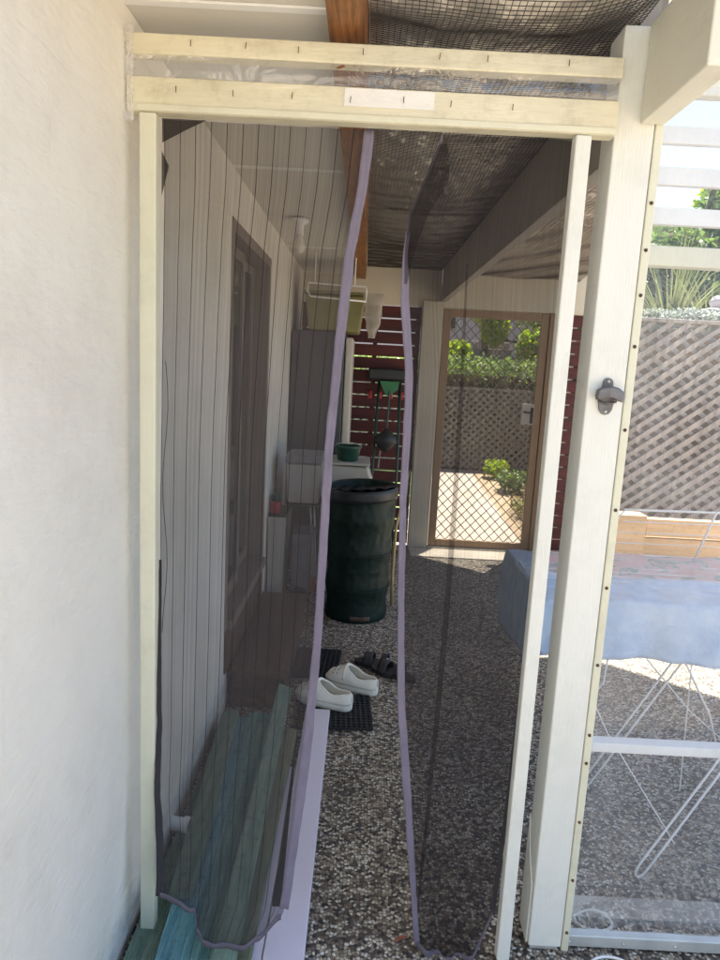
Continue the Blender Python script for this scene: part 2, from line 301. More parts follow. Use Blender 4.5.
# ------------------------------------------------------------------ helpers
def tag(o, label=None, cat=None, group=None, kind=None):
    if label: o['label'] = label
    if cat: o['category'] = cat
    if group: o['group'] = group
    if kind: o['kind'] = kind
    return o
def thing(name, label, cat, loc=(0, 0, 0), group=None, rz=0):
    o = bpy.data.objects.new(name, None); C.objects.link(o); o.location = loc; o.rotation_euler = (0, 0, rz)
    o.empty_display_size = .1
    return tag(o, label, cat, group)
class MB:
    def __init__(s): s.v = []; s.f = []; s.uv = None
    def quad(s, a, b, c, d):
        i = len(s.v); s.v += [a, b, c, d]; s.f.append((i, i+1, i+2, i+3)); return s
    def box(s, x0, x1, y0, y1, z0, z1):
        i = len(s.v)
        s.v += [(x0, y0, z0), (x1, y0, z0), (x1, y1, z0), (x0, y1, z0), (x0, y0, z1), (x1, y0, z1), (x1, y1, z1), (x0, y1, z1)]
        for f in ((0, 3, 2, 1), (4, 5, 6, 7), (0, 1, 5, 4), (1, 2, 6, 5), (2, 3, 7, 6), (3, 0, 4, 7)): s.f.append(tuple(i+k for k in f))
        return s
    def bar(s, p0, p1, w, t, up=(0, 0, 1)):
        p0 = Vector(p0); p1 = Vector(p1); d = (p1-p0).normalized(); up = Vector(up)
        a = d.cross(up)
        if a.length < 1e-4: a = d.cross(Vector((1, 0, 0)))
        a.normalize(); b = a.cross(d).normalized()
        i = len(s.v)
        for p in (p0, p1):
            for sa, sb in ((-1, -1), (1, -1), (1, 1), (-1, 1)): s.v.append(tuple(p+a*sa*w/2+b*sb*t/2))
        for f in ((0, 1, 2, 3), (7, 6, 5, 4), (0, 4, 5, 1), (1, 5, 6, 2), (2, 6, 7, 3), (3, 7, 4, 0)): s.f.append(tuple(i+k for k in f))
        return s
    def tube(s, pts, r, n=8, closed=False):
        pts = [Vector(p) for p in pts]; m = len(pts); base = len(s.v)
        rr = r if isinstance(r, (list, tuple)) else [r]*m
        prev = None
        for k, p in enumerate(pts):
            if closed: d = pts[(k+1) % m]-pts[k-1]
            else: d = pts[min(k+1, m-1)]-pts[max(k-1, 0)]
            d.normalize()
            if prev is None:
                a = d.cross(Vector((0, 0, 1)))
                if a.length < 1e-3: a = d.cross(Vector((1, 0, 0)))
            else: a = prev-d*prev.dot(d)
            a.normalize(); prev = a; b = d.cross(a)
            for j in range(n):
                t = 2*pi*j/n; s.v.append(tuple(p+(a*cos(t)+b*sin(t))*rr[k]))
        for k in range(m if closed else m-1):
            k2 = (k+1) % m
            for j in range(n):
                j2 = (j+1) % n; s.f.append((base+k*n+j, base+k*n+j2, base+k2*n+j2, base+k2*n+j))
        if not closed:
            s.f.append(tuple(base+j for j in range(n))[::-1]); s.f.append(tuple(base+(m-1)*n+j for j in range(n)))
        return s
    def lathe(s, prof, c=(0, 0, 0), n=24, axis='Z'):
        base = len(s.v); m = len(prof)
        for r, z in prof:
            for j in range(n):
                t = 2*pi*j/n; p = (r*cos(t), r*sin(t), z)
                if axis == 'X': p = (p[2], p[0], p[1])
                if axis == 'Y': p = (p[0], p[2], p[1])
                s.v.append((c[0]+p[0], c[1]+p[1], c[2]+p[2]))
        for k in range(m-1):
            for j in range(n):
                j2 = (j+1) % n; s.f.append((base+k*n+j, base+k*n+j2, base+(k+1)*n+j2, base+(k+1)*n+j))
        s.f.append(tuple(base+j for j in range(n))[::-1]); s.f.append(tuple(base+(m-1)*n+j for j in range(n)))
        return s
    def prism(s, poly, axis, a, b):
        """polygon extruded along an axis; poly gives the two other coordinates in order"""
        base = len(s.v); n = len(poly)
        for q in (a, b):
            for u, w in poly:
                s.v.append({'X': (q, u, w), 'Y': (u, q, w), 'Z': (u, w, q)}[axis])
        s.f.append(tuple(range(base, base+n))[::-1]); s.f.append(tuple(range(base+n, base+2*n)))
        for j in range(n):
            j2 = (j+1) % n; s.f.append((base+j, base+j2, base+n+j2, base+n+j))
        return s
    def grid(s, fn, nu, nv, uv=True):
        base = len(s.v); s.guv = []
        for i in range(nu+1):
            for j in range(nv+1):
                s.v.append(tuple(fn(i/nu, j/nv))); s.guv.append((i/nu, j/nv))
        for i in range(nu):
            for j in range(nv):
                a = base+i*(nv+1)+j; s.f.append((a, a+nv+1, a+nv+2, a+1))
        s.uv = s.guv
        return s
    def build(s, name, m, parent=None, bevel=0, smooth=False, solid=0, sub=0):
        me = bpy.data.meshes.new(name); me.from_pydata([tuple(v) for v in s.v], [], s.f)
        if s.uv and len(s.uv) == len(s.v):
            l = me.uv_layers.new(name='UVMap')
            for lp in me.loops: l.data[lp.index].uv = s.uv[lp.vertex_index]
        bm = bmesh.new(); bm.from_mesh(me); bmesh.ops.recalc_face_normals(bm, faces=bm.faces); bm.to_mesh(me); bm.free()
        o = bpy.data.objects.new(name, me); C.objects.link(o)
        me.materials.append(M[m] if isinstance(m, str) else m)
        if smooth: me.polygons.foreach_set('use_smooth', [True]*len(me.polygons))
        if sub: q = o.modifiers.new('sub', 'SUBSURF'); q.levels = sub; q.render_levels = sub
        if solid: q = o.modifiers.new('solid', 'SOLIDIFY'); q.thickness = solid; q.offset = 0
        if bevel:
            q = o.modifiers.new('bevel', 'BEVEL'); q.width = bevel; q.segments = 2; q.limit_method = 'ANGLE'; q.angle_limit = radians(40)
            me.polygons.foreach_set('use_smooth', [True]*len(me.polygons))
            q2 = o.modifiers.new('wn', 'WEIGHTED_NORMAL'); q2.keep_sharp = True
        if parent:
            o.parent = parent
            # meshes are written in world coordinates: undo the parent's own place
            o.matrix_parent_inverse = Matrix.Identity(4)
            if not getattr(s, 'local', False):
                chain = Vector((0, 0, 0)); p = parent
                while p: chain += p.location; p = p.parent
                o.location = -chain
        return o
def LMB():
    m = MB(); m.local = True; return m
def interp(tab, z):
    """tab: list of (z, value) in falling z"""
    if z >= tab[0][0]: return tab[0][1]
    for (za, a), (zb, b) in zip(tab, tab[1:]):
        if z >= zb:
            t = (za-z)/(za-zb); return a+(b-a)*t
    return tab[-1][1]
def copy_tree(o, parent=None):
    c = o.copy(); C.objects.link(c); c.parent = parent
    for ch in [x for x in o.children]: copy_tree(ch, c)
    return c

# ------------------------------------------------------------------ world, sun, camera
SUN_H = Vector((.53, .85, 0)).normalized(); EL = radians(67)
W = bpy.data.worlds.new('World'); S.world = W; W.use_nodes = True
nt = W.node_tree; bg = nt.nodes['Background']
sky = nt.nodes.new('ShaderNodeTexSky'); sky.sky_type = 'NISHITA'; sky.sun_disc = False
sky.sun_elevation = EL; sky.sun_rotation = math.atan2(SUN_H.x, SUN_H.y)
sky.air_density = 1.0; sky.dust_density = .7; sky.ozone_density = 1.2
nt.links.new(sky.outputs[0], bg.inputs['Color']); bg.inputs['Strength'].default_value = .07
sl = bpy.data.lights.new('sun', 'SUN'); sl.energy = 5.0; sl.angle = radians(.5); sl.color = (1, .92, .78)
so = bpy.data.objects.new('sun', sl); C.objects.link(so)
sdir = Vector((SUN_H.x*cos(EL), SUN_H.y*cos(EL), sin(EL)))
so.rotation_euler = sdir.to_track_quat('Z', 'Y').to_euler(); so.location = sdir*20

cam = bpy.data.cameras.new('camera'); co = bpy.data.objects.new('camera', cam); C.objects.link(co); S.camera = co
cam.sensor_fit = 'VERTICAL'; cam.sensor_height = 36; cam.lens = 25.69; cam.clip_end = 500; cam.clip_start = .05
pt = math.atan(115/685); roll = .05252
R0 = Vector((1, 0, 0)); U0 = Vector((0, sin(pt), cos(pt))); F0 = Vector((0, cos(pt), -sin(pt)))
Rx = R0*cos(roll)+U0*sin(roll); Ux = U0*cos(roll)-R0*sin(roll)
mw = Matrix((Rx, Ux, -F0)).transposed().to_4x4(); mw.translation = Vector((0, 0, 1.515)); co.matrix_world = mw
S.view_settings.view_transform = 'Standard'; S.view_settings.look = 'None'; S.view_settings.exposure = 2.3; S.view_settings.gamma = 1
S.render.resolution_x = 768; S.render.resolution_y = 1024
S.render.engine = 'CYCLES'
S.cycles.max_bounces = 12; S.cycles.transparent_max_bounces = 24; S.cycles.diffuse_bounces = 6

# ------------------------------------------------------------------ ground
def st(mb, name, m, **k): return tag(mb.build(name, m, **k), kind='structure')
st(MB().box(-60, 60, -60, 80, -.3, -.035), 'ground', 'soil')
st(MB().box(-.56, 2.75, -1.0, 5.86, -.2, 0), 'patio_floor', 'pebble')
st(MB().box(-6, 9, -9, -1.0, -.2, -.006), 'front_pavement', 'conc')
st(MB().box(2.75, 9, -1.0, 6.72, -.2, -.004), 'side_pavement', 'conc')
st(MB().prism([(.2, 5.86), (1.48, 5.86), (1.69, 10.5), (1.2, 10.5)], 'Z', -.2, -.004), 'garden_path', 'conc')
st(MB().prism([(1.48, 5.86), (2.75, 5.86), (2.75, 6.7), (5, 10.5), (1.69, 10.5)], 'Z', -.03, .0), 'garden_bed', 'litter')
st(MB().box(-6, .9, 5.95, 10.45, -.2, -.02), 'lawn', 'grass')
# raised bank behind the lattice fence
st(MB().prism([(2.05, 6.80), (16, 6.8), (16, 16), (4.7, 16)], 'Z', -.2, 1.92), 'garden_bank', 'soil')
st(MB().box(-8, 16, 10.75, 14.5, -.2, .75), 'rear_terrace', 'soil')

# ------------------------------------------------------------------ house on the left
house = thing('house', 'white painted brick house wall along the left side with its eave lining', 'house', (-.54, 1.6, 0))
WX = -.54
wb = MB()
wb.box(-.74, WX, -5, 2.74, -.1, 2.23).box(-.74, WX, 3.82, 6.0, -.1, 2.23).box(-.74, WX, 2.74, 3.82, 2.05, 2.23).box(-.74, WX, 2.74, 3.82, -.1, .36)
wb.build('wall', 'wall', house)
MB().box(-5, -.76, -5, 6.0, -.1, 2.6).build('rear_wall', 'shadow_white', house)
MB().box(-.76, -.115, .62, 5.7, 2.232, 2.245).build('soffit', 'soffit', house)
for y in (1.55, 2.74, 4.5):
    MB().box(WX, -.118, y-.012, y+.012, 2.226, 2.2315).build('joint_strip', 'white', house, bevel=.001)
MB().box(-5.2, -.55, -5.2, 6.2, 2.60, 2.66).build('roof', 'metalroof', house)
# sliding door in the wall
dr = MB()
dr.box(-.70, -.535, 2.741, 2.785, .36, 2.05).box(-.70, -.535, 3.775, 3.819, .36, 2.05).box(-.70, -.535, 2.785, 3.775, 2.0, 2.049).box(-.70, -.515, 2.785, 3.775, .361, .41)
door = dr.build('sliding_door', 'aluframe', house, bevel=.003)
def childof(p, mb, name, m, **k):
    return mb.build(name, m, p, **k)
for (ya, yb, xx) in ((2.79, 3.30, -.60), (3.26, 3.77, -.635)):
    f = MB(); f.box(xx-.015, xx+.015, ya, ya+.045, .42, 1.99).box(xx-.015, xx+.015, yb-.045, yb, .42, 1.99).box(xx-.015, xx+.015, ya+.045, yb-.045, 1.945, 1.99).box(xx-.015, xx+.015, ya+.045, yb-.045, .42, .48)
    childof(door, f, 'panel_frame', 'aluframe')
    childof(door, MB().box(xx-.004, xx+.004, ya+.045, yb-.045, .48, 1.945), 'pane', 'darkwin')
cu = MB().grid(lambda u, v: (-.68+.012*sin(u*60), 2.80+.96*u, 1.99-1.55*v), 60, 4)
childof(door, cu, 'drape', 'curtain', solid=.003)

MB().box(-.5395, -.534, 2.745, 3.80, .181, .375).build('base_panel', 'step', house)
# wooden step below the sliding door
stp = thing('door_step', 'dark brown wooden step under the sliding door', 'step', (-.40, 3.2, 0))
MB().box(-.535, -.27, 2.80, 3.84, .15, .18).build('tread', 'step', stp, bevel=.004)
MB().box(-.53, -.285, 2.815, 3.82, 0, .149).build('riser', 'step', stp, bevel=.002)

# ------------------------------------------------------------------ patio roof
roof = thing('patio_roof', 'low patio roof lined with crumpled silver foil', 'roof', (.6, 3, 2.4))
RP = [(-.56, .62), (.66, .62), (.64, 1.70), (.89, 2.4), (1.50, 4.0), (1.72, 5.79), (.89, 6.45), (-.56, 6.45)]
EDGE = [(5.7, 1.68), (4.0, 1.47), (2.4, .87), (1.72, .645), (0, .645)]   # right edge of the roof: (y, x)
MB().prism(RP, 'Z', 2.47, 2.50).build('roof_sheet', 'metalroof', roof)
def sag(x, y, xa, xb):
    t = (x-xa)/(xb-xa)
    bay = abs(sin((y-.2)*pi/1.15))
    return 2.290-max(0, min(1, (5.3-y)/.8))*.026*sin(pi*max(0, min(1, t)))*(.4+.6*bay)-.062*math.exp(-((y-1.50)/.16)**2)*max(0, min(1, (1-t)*3.5))**.7
def foilfn(xa, xb, ya, yb):
    def fn(u, v):
        x = xa+(xb-xa)*u; y = ya+(yb-ya)*v
        q = Vector((x*9, y*9, 0)); w = .012*noise.noise(q)+.010*abs(noise.noise(q*2.3+Vector((5, 1, 0))))+.006*noise.noise(q*5)
        return (x, y, sag(x, y, xa, xb)+.020+w)
    return fn
o = MB().grid(foilfn(-.034, .572, 1.44, 5.68), 60, 400).build('foil', 'foil', roof, smooth=True)
def foilR(u, v):
    y = 1.72+3.96*v; x = .632+(interp(EDGE, y)-.632)*u
    q = Vector((x*9, y*9, 4)); w = .014*noise.noise(q)+.014*abs(noise.noise(q*2.3+Vector((5, 1, 0))))+.006*noise.noise(q*5)
    return (x, y, 2.285+w)
MB().grid(foilR, 70, 380).build('foil', 'foil', roof, smooth=True)

def netting(xa, xb, ya, yb, p, r=.0009):
    mb = MB()
    nx = int((xb-xa)/p); ny = int((yb-ya)/p)
    pt_ = lambda x, y: Vector((x+.002*noise.noise(Vector((x*7, y*7, 3))), y+.003*noise.noise(Vector((x*7, y*7, 9))), sag(x, y, xa, xb)+.003*noise.noise(Vector((x*11, y*11, 0)))))
    for i in range(nx+1):
        x = xa+i*p; k = max(4, int((yb-ya)/.05))
        mb.tube([pt_(x, ya+(yb-ya)*j/k) for j in range(k+1)], r, 3)
    for j in range(ny+1):
        y = ya+j*p; k = max(4, int((xb-xa)/.05))
        mb.tube([pt_(xa+(xb-xa)*i/k, y) for i in range(k+1)], r, 3)
    return mb
tag(netting(-.03, .568, 1.45, 5.66, .0138, .0011).build('wire_netting', 'wire'), 'fine square wire netting sagging between the brown rafter and the roof beam', 'netting')
rb = MB()
for k in range(180):
    y = 1.73+.022*k; xe = interp(EDGE, y)-.01
    rb.tube([(.636+(xe-.636)*q/10, y, 2.262+.006*sin(q*1.3+k*.2)) for q in range(11)], .001, 3)
for k in range(48):
    x = .64+.022*k; ys = 1.73
    while ys < 5.6 and interp(EDGE, ys) < x+.01: ys += .05
    if ys < 5.6: rb.tube([(x, ys+(5.66-ys)*q/40, 2.262+.006*sin(q*.7+k)) for q in range(41)], .001, 3)
tag(rb.build('wire_netting', 'wire'), 'square wire netting right of the long beam above the screen door', 'netting')
# shade sail added unseen overhead only to cast shade on the near yard
blocker = thing('shade_blocker', 'added unseen shade sail stretched high over the yard at the right', 'shade sail', (3, 2, 3.9))
SP = [(2.20, 4.95), (1.50, 4.95), (.85, 1.7), (3.5, 1.7), (3.8, 3.75)]
MB().prism(SP, 'Z', 3.95, 3.954).build('cloth', 'soffit', blocker)
for x, y in ((3.55, 1.65), (3.85, 3.80)): MB().tube([(x, y, 0), (x, y, 4.0)], .04, 12).build('pole', 'galv', blocker)

# brown rafter
bf = MB().box(-.115, -.036, .66, 5.69, 2.195, 2.34)
tag(bf.build('timber_rafter', 'brownwood', bevel=.004), 'oiled brown timber rafter with dark grain running away above the doorway', 'rafter')
# long painted beam above the floor, running to the far screen door
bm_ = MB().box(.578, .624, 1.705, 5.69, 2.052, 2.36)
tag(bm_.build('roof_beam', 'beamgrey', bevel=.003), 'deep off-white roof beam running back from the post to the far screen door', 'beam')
# rafter stub sticking out toward the viewer
tag(MB().box(.565, .619, 1.30, 1.597, 2.06, 2.258).build('rafter_end', 'rafterw', bevel=.004), 'cream painted rafter end sticking out over the top of the post', 'rafter')
# front fascia board further right, carried above the slats
tag(MB().box(.64, 2.62, 1.645, 1.69, 2.225, 2.32).build('fascia_board', 'rafterw', bevel=.003), 'cream top board above the white slats at the upper right', 'board')

# ------------------------------------------------------------------ post
post = thing('timber_post', 'pale grey-white square timber post right of the doorway', 'post', (.557, 1.645, 0))
MB().box(.513, .600, 1.600, 1.690, .012, 2.257).build('shaft', 'post', post, bevel=.004)
MB().box(.520, .593, 1.607, 1.683, 0, .012).build('stirrup', 'galv', post)
tag(MB().prism([(1.612, .012), (1.690, .012), (1.690, .34), (1.66, .25), (1.612, .18)], 'X', .5085, .5125).build('cover_plate', 'post', bevel=.001), 'thin painted sheet offcut tacked low on the inner side of the post', 'plate')

# bottle opener on the post
bo = thing('bottle_opener', 'dark cast-iron bottle opener screwed to the pale post', 'bottle opener', (.558, 1.597, 1.47))
b = LMB(); outl = []
plate = [(.0, .045), (.008, .0425), (.0115, .036), (.0125, .024), (.018, .018), (.020, .004), (.018, -.012), (.015, -.028), (.009, -.037), (0, -.040), (-.009, -.037), (-.015, -.028), (-.018, -.012), (-.020, .004), (-.018, .018), (-.0125, .024), (-.0115, .036), (-.008, .0425)]
b.prism([(x, z) for x, z in plate], 'Y', -.004, .002)
b.build('back_plate', 'steel', bo, bevel=.001)
b = LMB()   # hood: arched lip that bulges out, drops at the right
prof = [(-.033, .004), (-.030, .018), (-.018, .024), (0, .0265), (.018, .023), (.031, .014), (.034, .000), (.030, -.010), (.020, -.005), (.006, .000), (-.012, .001), (-.024, -.003), (-.031, -.006)]
n_ = len(prof)
for d_, s_ in ((0, .72), (-.012, .95), (-.022, 1.), (-.027, .86)):
    for x, z in prof: b.v.append((x*s_, d_-.003, z*s_+.001))
for k in range(3):
    for j in range(n_): j2 = (j+1) % n_; b.f.append((k*n_+j, k*n_+j2, (k+1)*n_+j2, (k+1)*n_+j))
b.f.append(tuple(3*n_+j for j in range(n_)))
b.build('hood', 'steel', bo, smooth=True, bevel=.0012)
b = LMB(); b.tube([(-.020, -.008, -.008), (-.008, -.016, -.013), (.008, -.016, -.012), (.020, -.010, -.008)], .0028, 8); b.build('prying_lip', 'steel', bo, smooth=True)
for z in (.037, -.032):
    b = LMB(); b.lathe([(.0001, -.0075), (.003, -.007), (.0036, -.004)], n=12, axis='Y', c=(0, 0, z)); b.build('screw', 'galv', bo, smooth=True)

# ------------------------------------------------------------------ door frame
fr = thing('door_frame', 'cream timber doorway frame with two top rails and plastic film between', 'door frame', (0, 1.58, 0))
MB().box(-.510, -.473, 1.558, 1.592, .0, 2.021).build('jamb', 'cream', fr, bevel=.004)
j = MB(); j.v = []
# right jamb leans very slightly outward at the top
b = MB().bar((.438, 1.575, .002), (.437, 1.575, 2.021), .034, .034, (0, 1, 0)); b.build('jamb', 'post', fr, bevel=.004)
MB().box(-.538, .505, 1.560, 1.598, 2.022, 2.092).build('lower_rail', 'header', fr, bevel=.004)
MB().box(-.515, .502, 1.5565, 1.5598, 2.0235, 2.0365).build('lower_bead', 'cream', fr, bevel=.001)
MB().box(-.538, .508, 1.560, 1.598, 2.135, 2.176).build('upper_rail', 'header', fr, bevel=.004)
def filmfn(u, v):
    x = -.536+1.036*u; z = 2.0925+.042*v
    q = Vector((x*2.2, z*45, 0))
    return (x, 1.5625-.004*sin(pi*v)+.004*noise.noise(q)+.0006*noise.noise(q*3), z)
MB().grid(filmfn, 160, 14).build('plastic_film', 'film2', fr, smooth=True)
MB().box(-.075, .115, 1.5578, 1.5592, 2.052, 2.088).build('white_paint_patch', 'patch', fr)
for k, (x, z, a) in enumerate([(-.40, 2.157, 0), (-.285, 2.158, .3), (-.175, 2.155, 0), (-.04, 2.158, .1), (.12, 2.157, .4), (.22, 2.157, .1), (-.43, 2.066, 0), (-.31, 2.064, 0), (-.185, 2.066, .2), (-.062, 2.064, .2), (.05, 2.069, 0), (.15, 2.066, .2), (.28, 2.066, .1), (.39, 2.157, 0)]):
    b = MB(); dz = .0062; dx = dz*a*.5
    b.bar((x-dx, 1.5545, z-dz), (x+dx, 1.5545, z+dz), .0016, .001, (0, 1, 0)); b.build('staple', 'rust', fr)
# pinched, stapled end of the film at the wall
tag(MB().grid(lambda u, v: (-.5385+.02*u, 1.553-.010*abs(noise.noise(Vector((u*5, v*7, 2)))), 2.00+.185*v), 6, 30).build('film_end', 'filme', fr, smooth=True))

# ------------------------------------------------------------------ insect curtains
def curtain(name, label, left, right, ytab, hemz, ztop, m, nu=70, nv=150, pleat=.006, freq=9, ph=0):
    th = thing(name, label, 'insect curtain', (0, 1.6, ztop))
    def fn(u, v):
        zb = hemz(u); z = ztop+(zb-ztop)*v
        xa = interp(left, z); xb = interp(right, z)
        x = xa+(xb-xa)*u
        y = interp(ytab, z)+pleat*sin(u*2*pi*freq+ph+1.5*sin(v*3))*(.25+.75*v)+.012*noise.noise(Vector((x*7, z*2.2, ph)))*v+.003*noise.noise(Vector((x*26, z*9, ph)))
        return Vector((x, y, z))
    mb = MB().grid(fn, nu, nv); mb.build('screen_cloth', m, th, smooth=True)
    return th, fn
def strip(fn, us, vs, off=-.003, w=None):
    """binding tape that follows the cloth: list of (u0,u1) over v"""
    mb = MB(); n = 120
    def f(a, t):
        v = vs[0]+(vs[1]-vs[0])*t; u = us[0]+(us[1]-us[0])*a
        p = fn(u, v); return (p.x, p.y+off, p.z)
    mb.grid(f, 4, n); return mb
Ltab_l = [(2.03, -.470), (1.85, -.468), (1.2, -.474), (.9, -.470), (.60, -.466), (.44, -.462), (.20, -.434)]
Ltab_r = [(2.03, -.019), (1.896, -.029), (1.767, -.049), (1.569, -.063), (1.314, -.077), (1.145, -.079), (.84, -.083), (.573, -.097), (.405, -.111), (.26, -.124), (.19, -.131), (.11, -.172)]
ytabL = [(2.03, 1.606), (1.2, 1.600), (.6, 1.575), (.3, 1.52), (.11, 1.435)]
def hemL(u):
    tab = [(0, .21), (.14, .20), (.28, .185), (.36, .14), (.44, .122), (.60, .116), (.80, .116), (.90, .130), (1, .180)]
    for (a, za), (b_, zb) in zip(tab, tab[1:]):
        if u <= b_: t = (u-a)/(b_-a); t = t*t*(3-2*t); return za+(zb-za)*t
    return .18
cl, fL = curtain('insect_curtain', 'striped dark mesh curtain half hanging on the left side of the doorway', Ltab_l, Ltab_r, ytabL, hemL, 2.022, 'meshL', pleat=.004, freq=3.5)
# closing tape: a strip of constant width along the free edge
def tape(fn, edge, w, z0, z1, off=-.004, n=110, wt=None):
    def f(a, t):
        v = z0+(z1-z0)*t; p = fn(edge, v); ww = w*(wt(t) if wt else 1)
        ww *= 1+.16*noise.noise(Vector((p.z*16, off*900, 3))); return (p.x-ww/2+ww*a+.0012*noise.noise(Vector((p.z*22, 7, 1))), p.y+off+.0025*sin(a*pi)+.0022*noise.noise(Vector((a*3, p.z*38, 5))), p.z)
    return MB().grid(f, 3, n)
tape(fL, 1, .022, 0, .99, wt=lambda t: .95+.25*sin(t*9)*.3).build('magnetic_edge', 'band', cl, smooth=True, solid=.0025)
tape(fL, 0, .020, .55, 1, -.003, wt=lambda t: .25+.75*t).build('side_binding', 'bandd', cl, smooth=True, solid=.002)
def hemstrip(fn, w, n=90):
    def f(a, t):
        p = fn(t, 1); return (p.x, p.y-.003-.001*sin(a*pi), p.z+w*a*(1+.25*noise.noise(Vector((t*14, 1, 2))))-.004)
    return MB().grid(lambda a, t: f(a, t), 3, n)
hemstrip(fL, .015).build('hem_tape', 'bandm', cl, smooth=True, solid=.002)
MB().quad((-.472, 1.598, 2.022), (-.375, 1.598, 2.022), (-.424, 1.599, 1.998), (-.471, 1.598, 1.972)).build('folded_corner', 'flap', cl)
MB().quad((-.472, 1.597, 1.955), (-.457, 1.599, 1.925), (-.458, 1.599, 1.918), (-.472, 1.597, 1.86)).build('folded_corner', 'flap', cl)
# inner fold of the left curtain edge, lying behind the tape near the floor
MB().grid(lambda a, t: (-.128+.020*a*(.15+t)-.040*t, 1.596-.05*t, .56-.42*t), 4, 30).build('turned_edge', 'bandd', cl, smooth=True, solid=.002)
# loose draught cord hanging beside the left jamb
MB().tube([(-.462+.006*sin(t*.9), 1.600, 1.50-.055*t) for t in range(13)], .0009, 5).build('loose_thread', 'bandd', cl)

Rtab_l = [(2.01, .140), (1.924, .108), (1.849, .080), (1.774, .075), (1.665, .080), (1.509, .100), (1.394, .104), (1.204, .105), (.955, .115), (.695, .131), (.477, .158), (.22, .190), (.012, .215)]
Rtab_r = [(2.03, .425), (1.459, .440), (1.075, .440), (.843, .430), (.478, .421), (.25, .412), (.108, .404), (.0, .385)]
ytabR = [(2.03, 1.606), (1.2, 1.604), (.6, 1.595), (.2, 1.580), (0, 1.57)]
def hemR(u): return .018-.03*sin(pi*min(1, u*1.0))+.10*max(0, u-.8)/.2*max(0, u-.8)/.2
cr, fR = curtain('insect_curtain', 'dark grey mesh curtain hanging on the right side of the doorway', Rtab_l, Rtab_r, ytabR, hemR, 2.022, 'meshR', pleat=.008, freq=3, ph=2)
tape(fR, 0, .019, .105, 1, wt=lambda t: min(1, .5+max(0, t-.02)*9)*(.9+.25*sin(t*11)*.4)).build('magnetic_edge', 'band', cr, smooth=True, solid=.0025)
hemstrip(fR, .020).build('hem_tape', 'bandm', cr, smooth=True, solid=.002)
tape(fR, 1, .012, .62, 1, -.002).build('side_binding', 'bandd', cr, smooth=True, solid=.002)
tape(fR, 0, .005, 0, .11, -.002).build('upper_edge', 'bandm', cr, smooth=True, solid=.0015)
# doubled-over fold of cloth down the middle and at the top
MB().grid(lambda a, t: (.212+.008*sin(t*4)+(.004+.012*sin(t*3)*(1-.4*t))*a, 1.592-.012*t, 1.75-1.68*t), 3, 60).build('cloth_fold', 'fold', cr, smooth=True)
MB().grid(lambda a, t: (interp(Rtab_l, 2.0-.30*t)+(.006+.070*(1-t)*min(1, t*3+.15))*a-.002, 1.600-.004*a, 2.0-.30*t), 6, 30).build('cloth_fold', 'fold', cr, smooth=True)

# ------------------------------------------------------------------ clear screen right of the post
sc = thing('clear_screen', 'framed clear plastic screen with white slats right of the post', 'screen', (1.5, 1.63, 0))
MB().box(.6015, .621, 1.600, 1.640, .0, 2.22).build('bead_strip', 'cream', sc, bevel=.003)
for z0, z1 in ((2.045, 2.083), (1.956, 1.996), (1.870, 1.908)):
    MB().box(.632, 2.60, 1.660, 1.680, z0, z1).build('slat', 'white', sc, bevel=.002)
MB().box(.622, 2.60, 1.650, 1.685, 2.145, 2.215).build('top_rail', 'rafterw', sc, bevel=.003)
MB().box(.622, 2.60, 1.640, 1.680, 1.775, 1.820).build('mid_rail', 'cream', sc, bevel=.003)
MB().box(.600, 2.60, 1.632, 1.670, .562, .588).build('lower_rail', 'white', sc, bevel=.003)
MB().box(.600, 2.60, 1.612, 1.640, .006, .040).build('bottom_channel', 'galv', sc, bevel=.003)
MB().box(.622, 2.60, 1.70, 1.78, .0, .022).build('base_plate', 'galv', sc, bevel=.002)
MB().box(2.60, 2.66, 1.60, 1.69, 0, 2.22).build('end_post', 'post', sc, bevel=.003)
def vf(u, v):
    x = .618+1.98*u; z = .035+2.12*v
    q = Vector((x*1.6, z*1.2, 0)); return (x, 1.626+.006*noise.noise(q)+.002*noise.noise(q*4), z)
MB().grid(vf, 90, 120).build('clear_film', 'film', sc, smooth=True)
for x, z in [(.6105, v) for v in (1.90, 1.80, 1.702, 1.588, 1.397, 1.206, 1.013, .814, .627, .55, .384, .216, .06)]+[(x, .024) for x in (.625, .769, .908, 1.05, 1.2)]:
    y = 1.5985 if x < .62 else 1.6105
    b = MB(); b.lathe([(.0001, -.004), (.0030, -.0035), (.0042, 0)], c=(x, y, z), n=12, axis='Y'); b.build('screw', 'rust' if x < .62 else 'galv', sc, smooth=True)
    if x < .62:
        b = MB(); b.lathe([(.0001, -.0050), (.0018, -.0048), (.0018, -.003)], c=(x, y, z), n=8, axis='Y')

# small white cable ring at the bottom right
tag(MB().tube([(.72+.055*cos(t*pi/10), 1.548+.035*sin(t*pi/10), .008) for t in range(20)], .0035, 8, closed=True).build('cable_ring', 'white', smooth=True), 'thin white cable loop lying on the pebbles below the clear screen', 'cable')

# ------------------------------------------------------------------ white shelf board and timber pile
tag(MB().box(-.184, -.078, .9, 2.79, .004, .024).build('shelf_board', 'lilac', bevel=.004), 'sky-tinted white laminated shelf board lying along the floor beside the timber', 'board')
tag(MB().box(-.212, -.186, 1.0, 2.35, .004, .020).build('shelf_board', 'lilac', bevel=.002), 'narrow sky-tinted white strip squeezed between shelf board and timber pile', 'board')

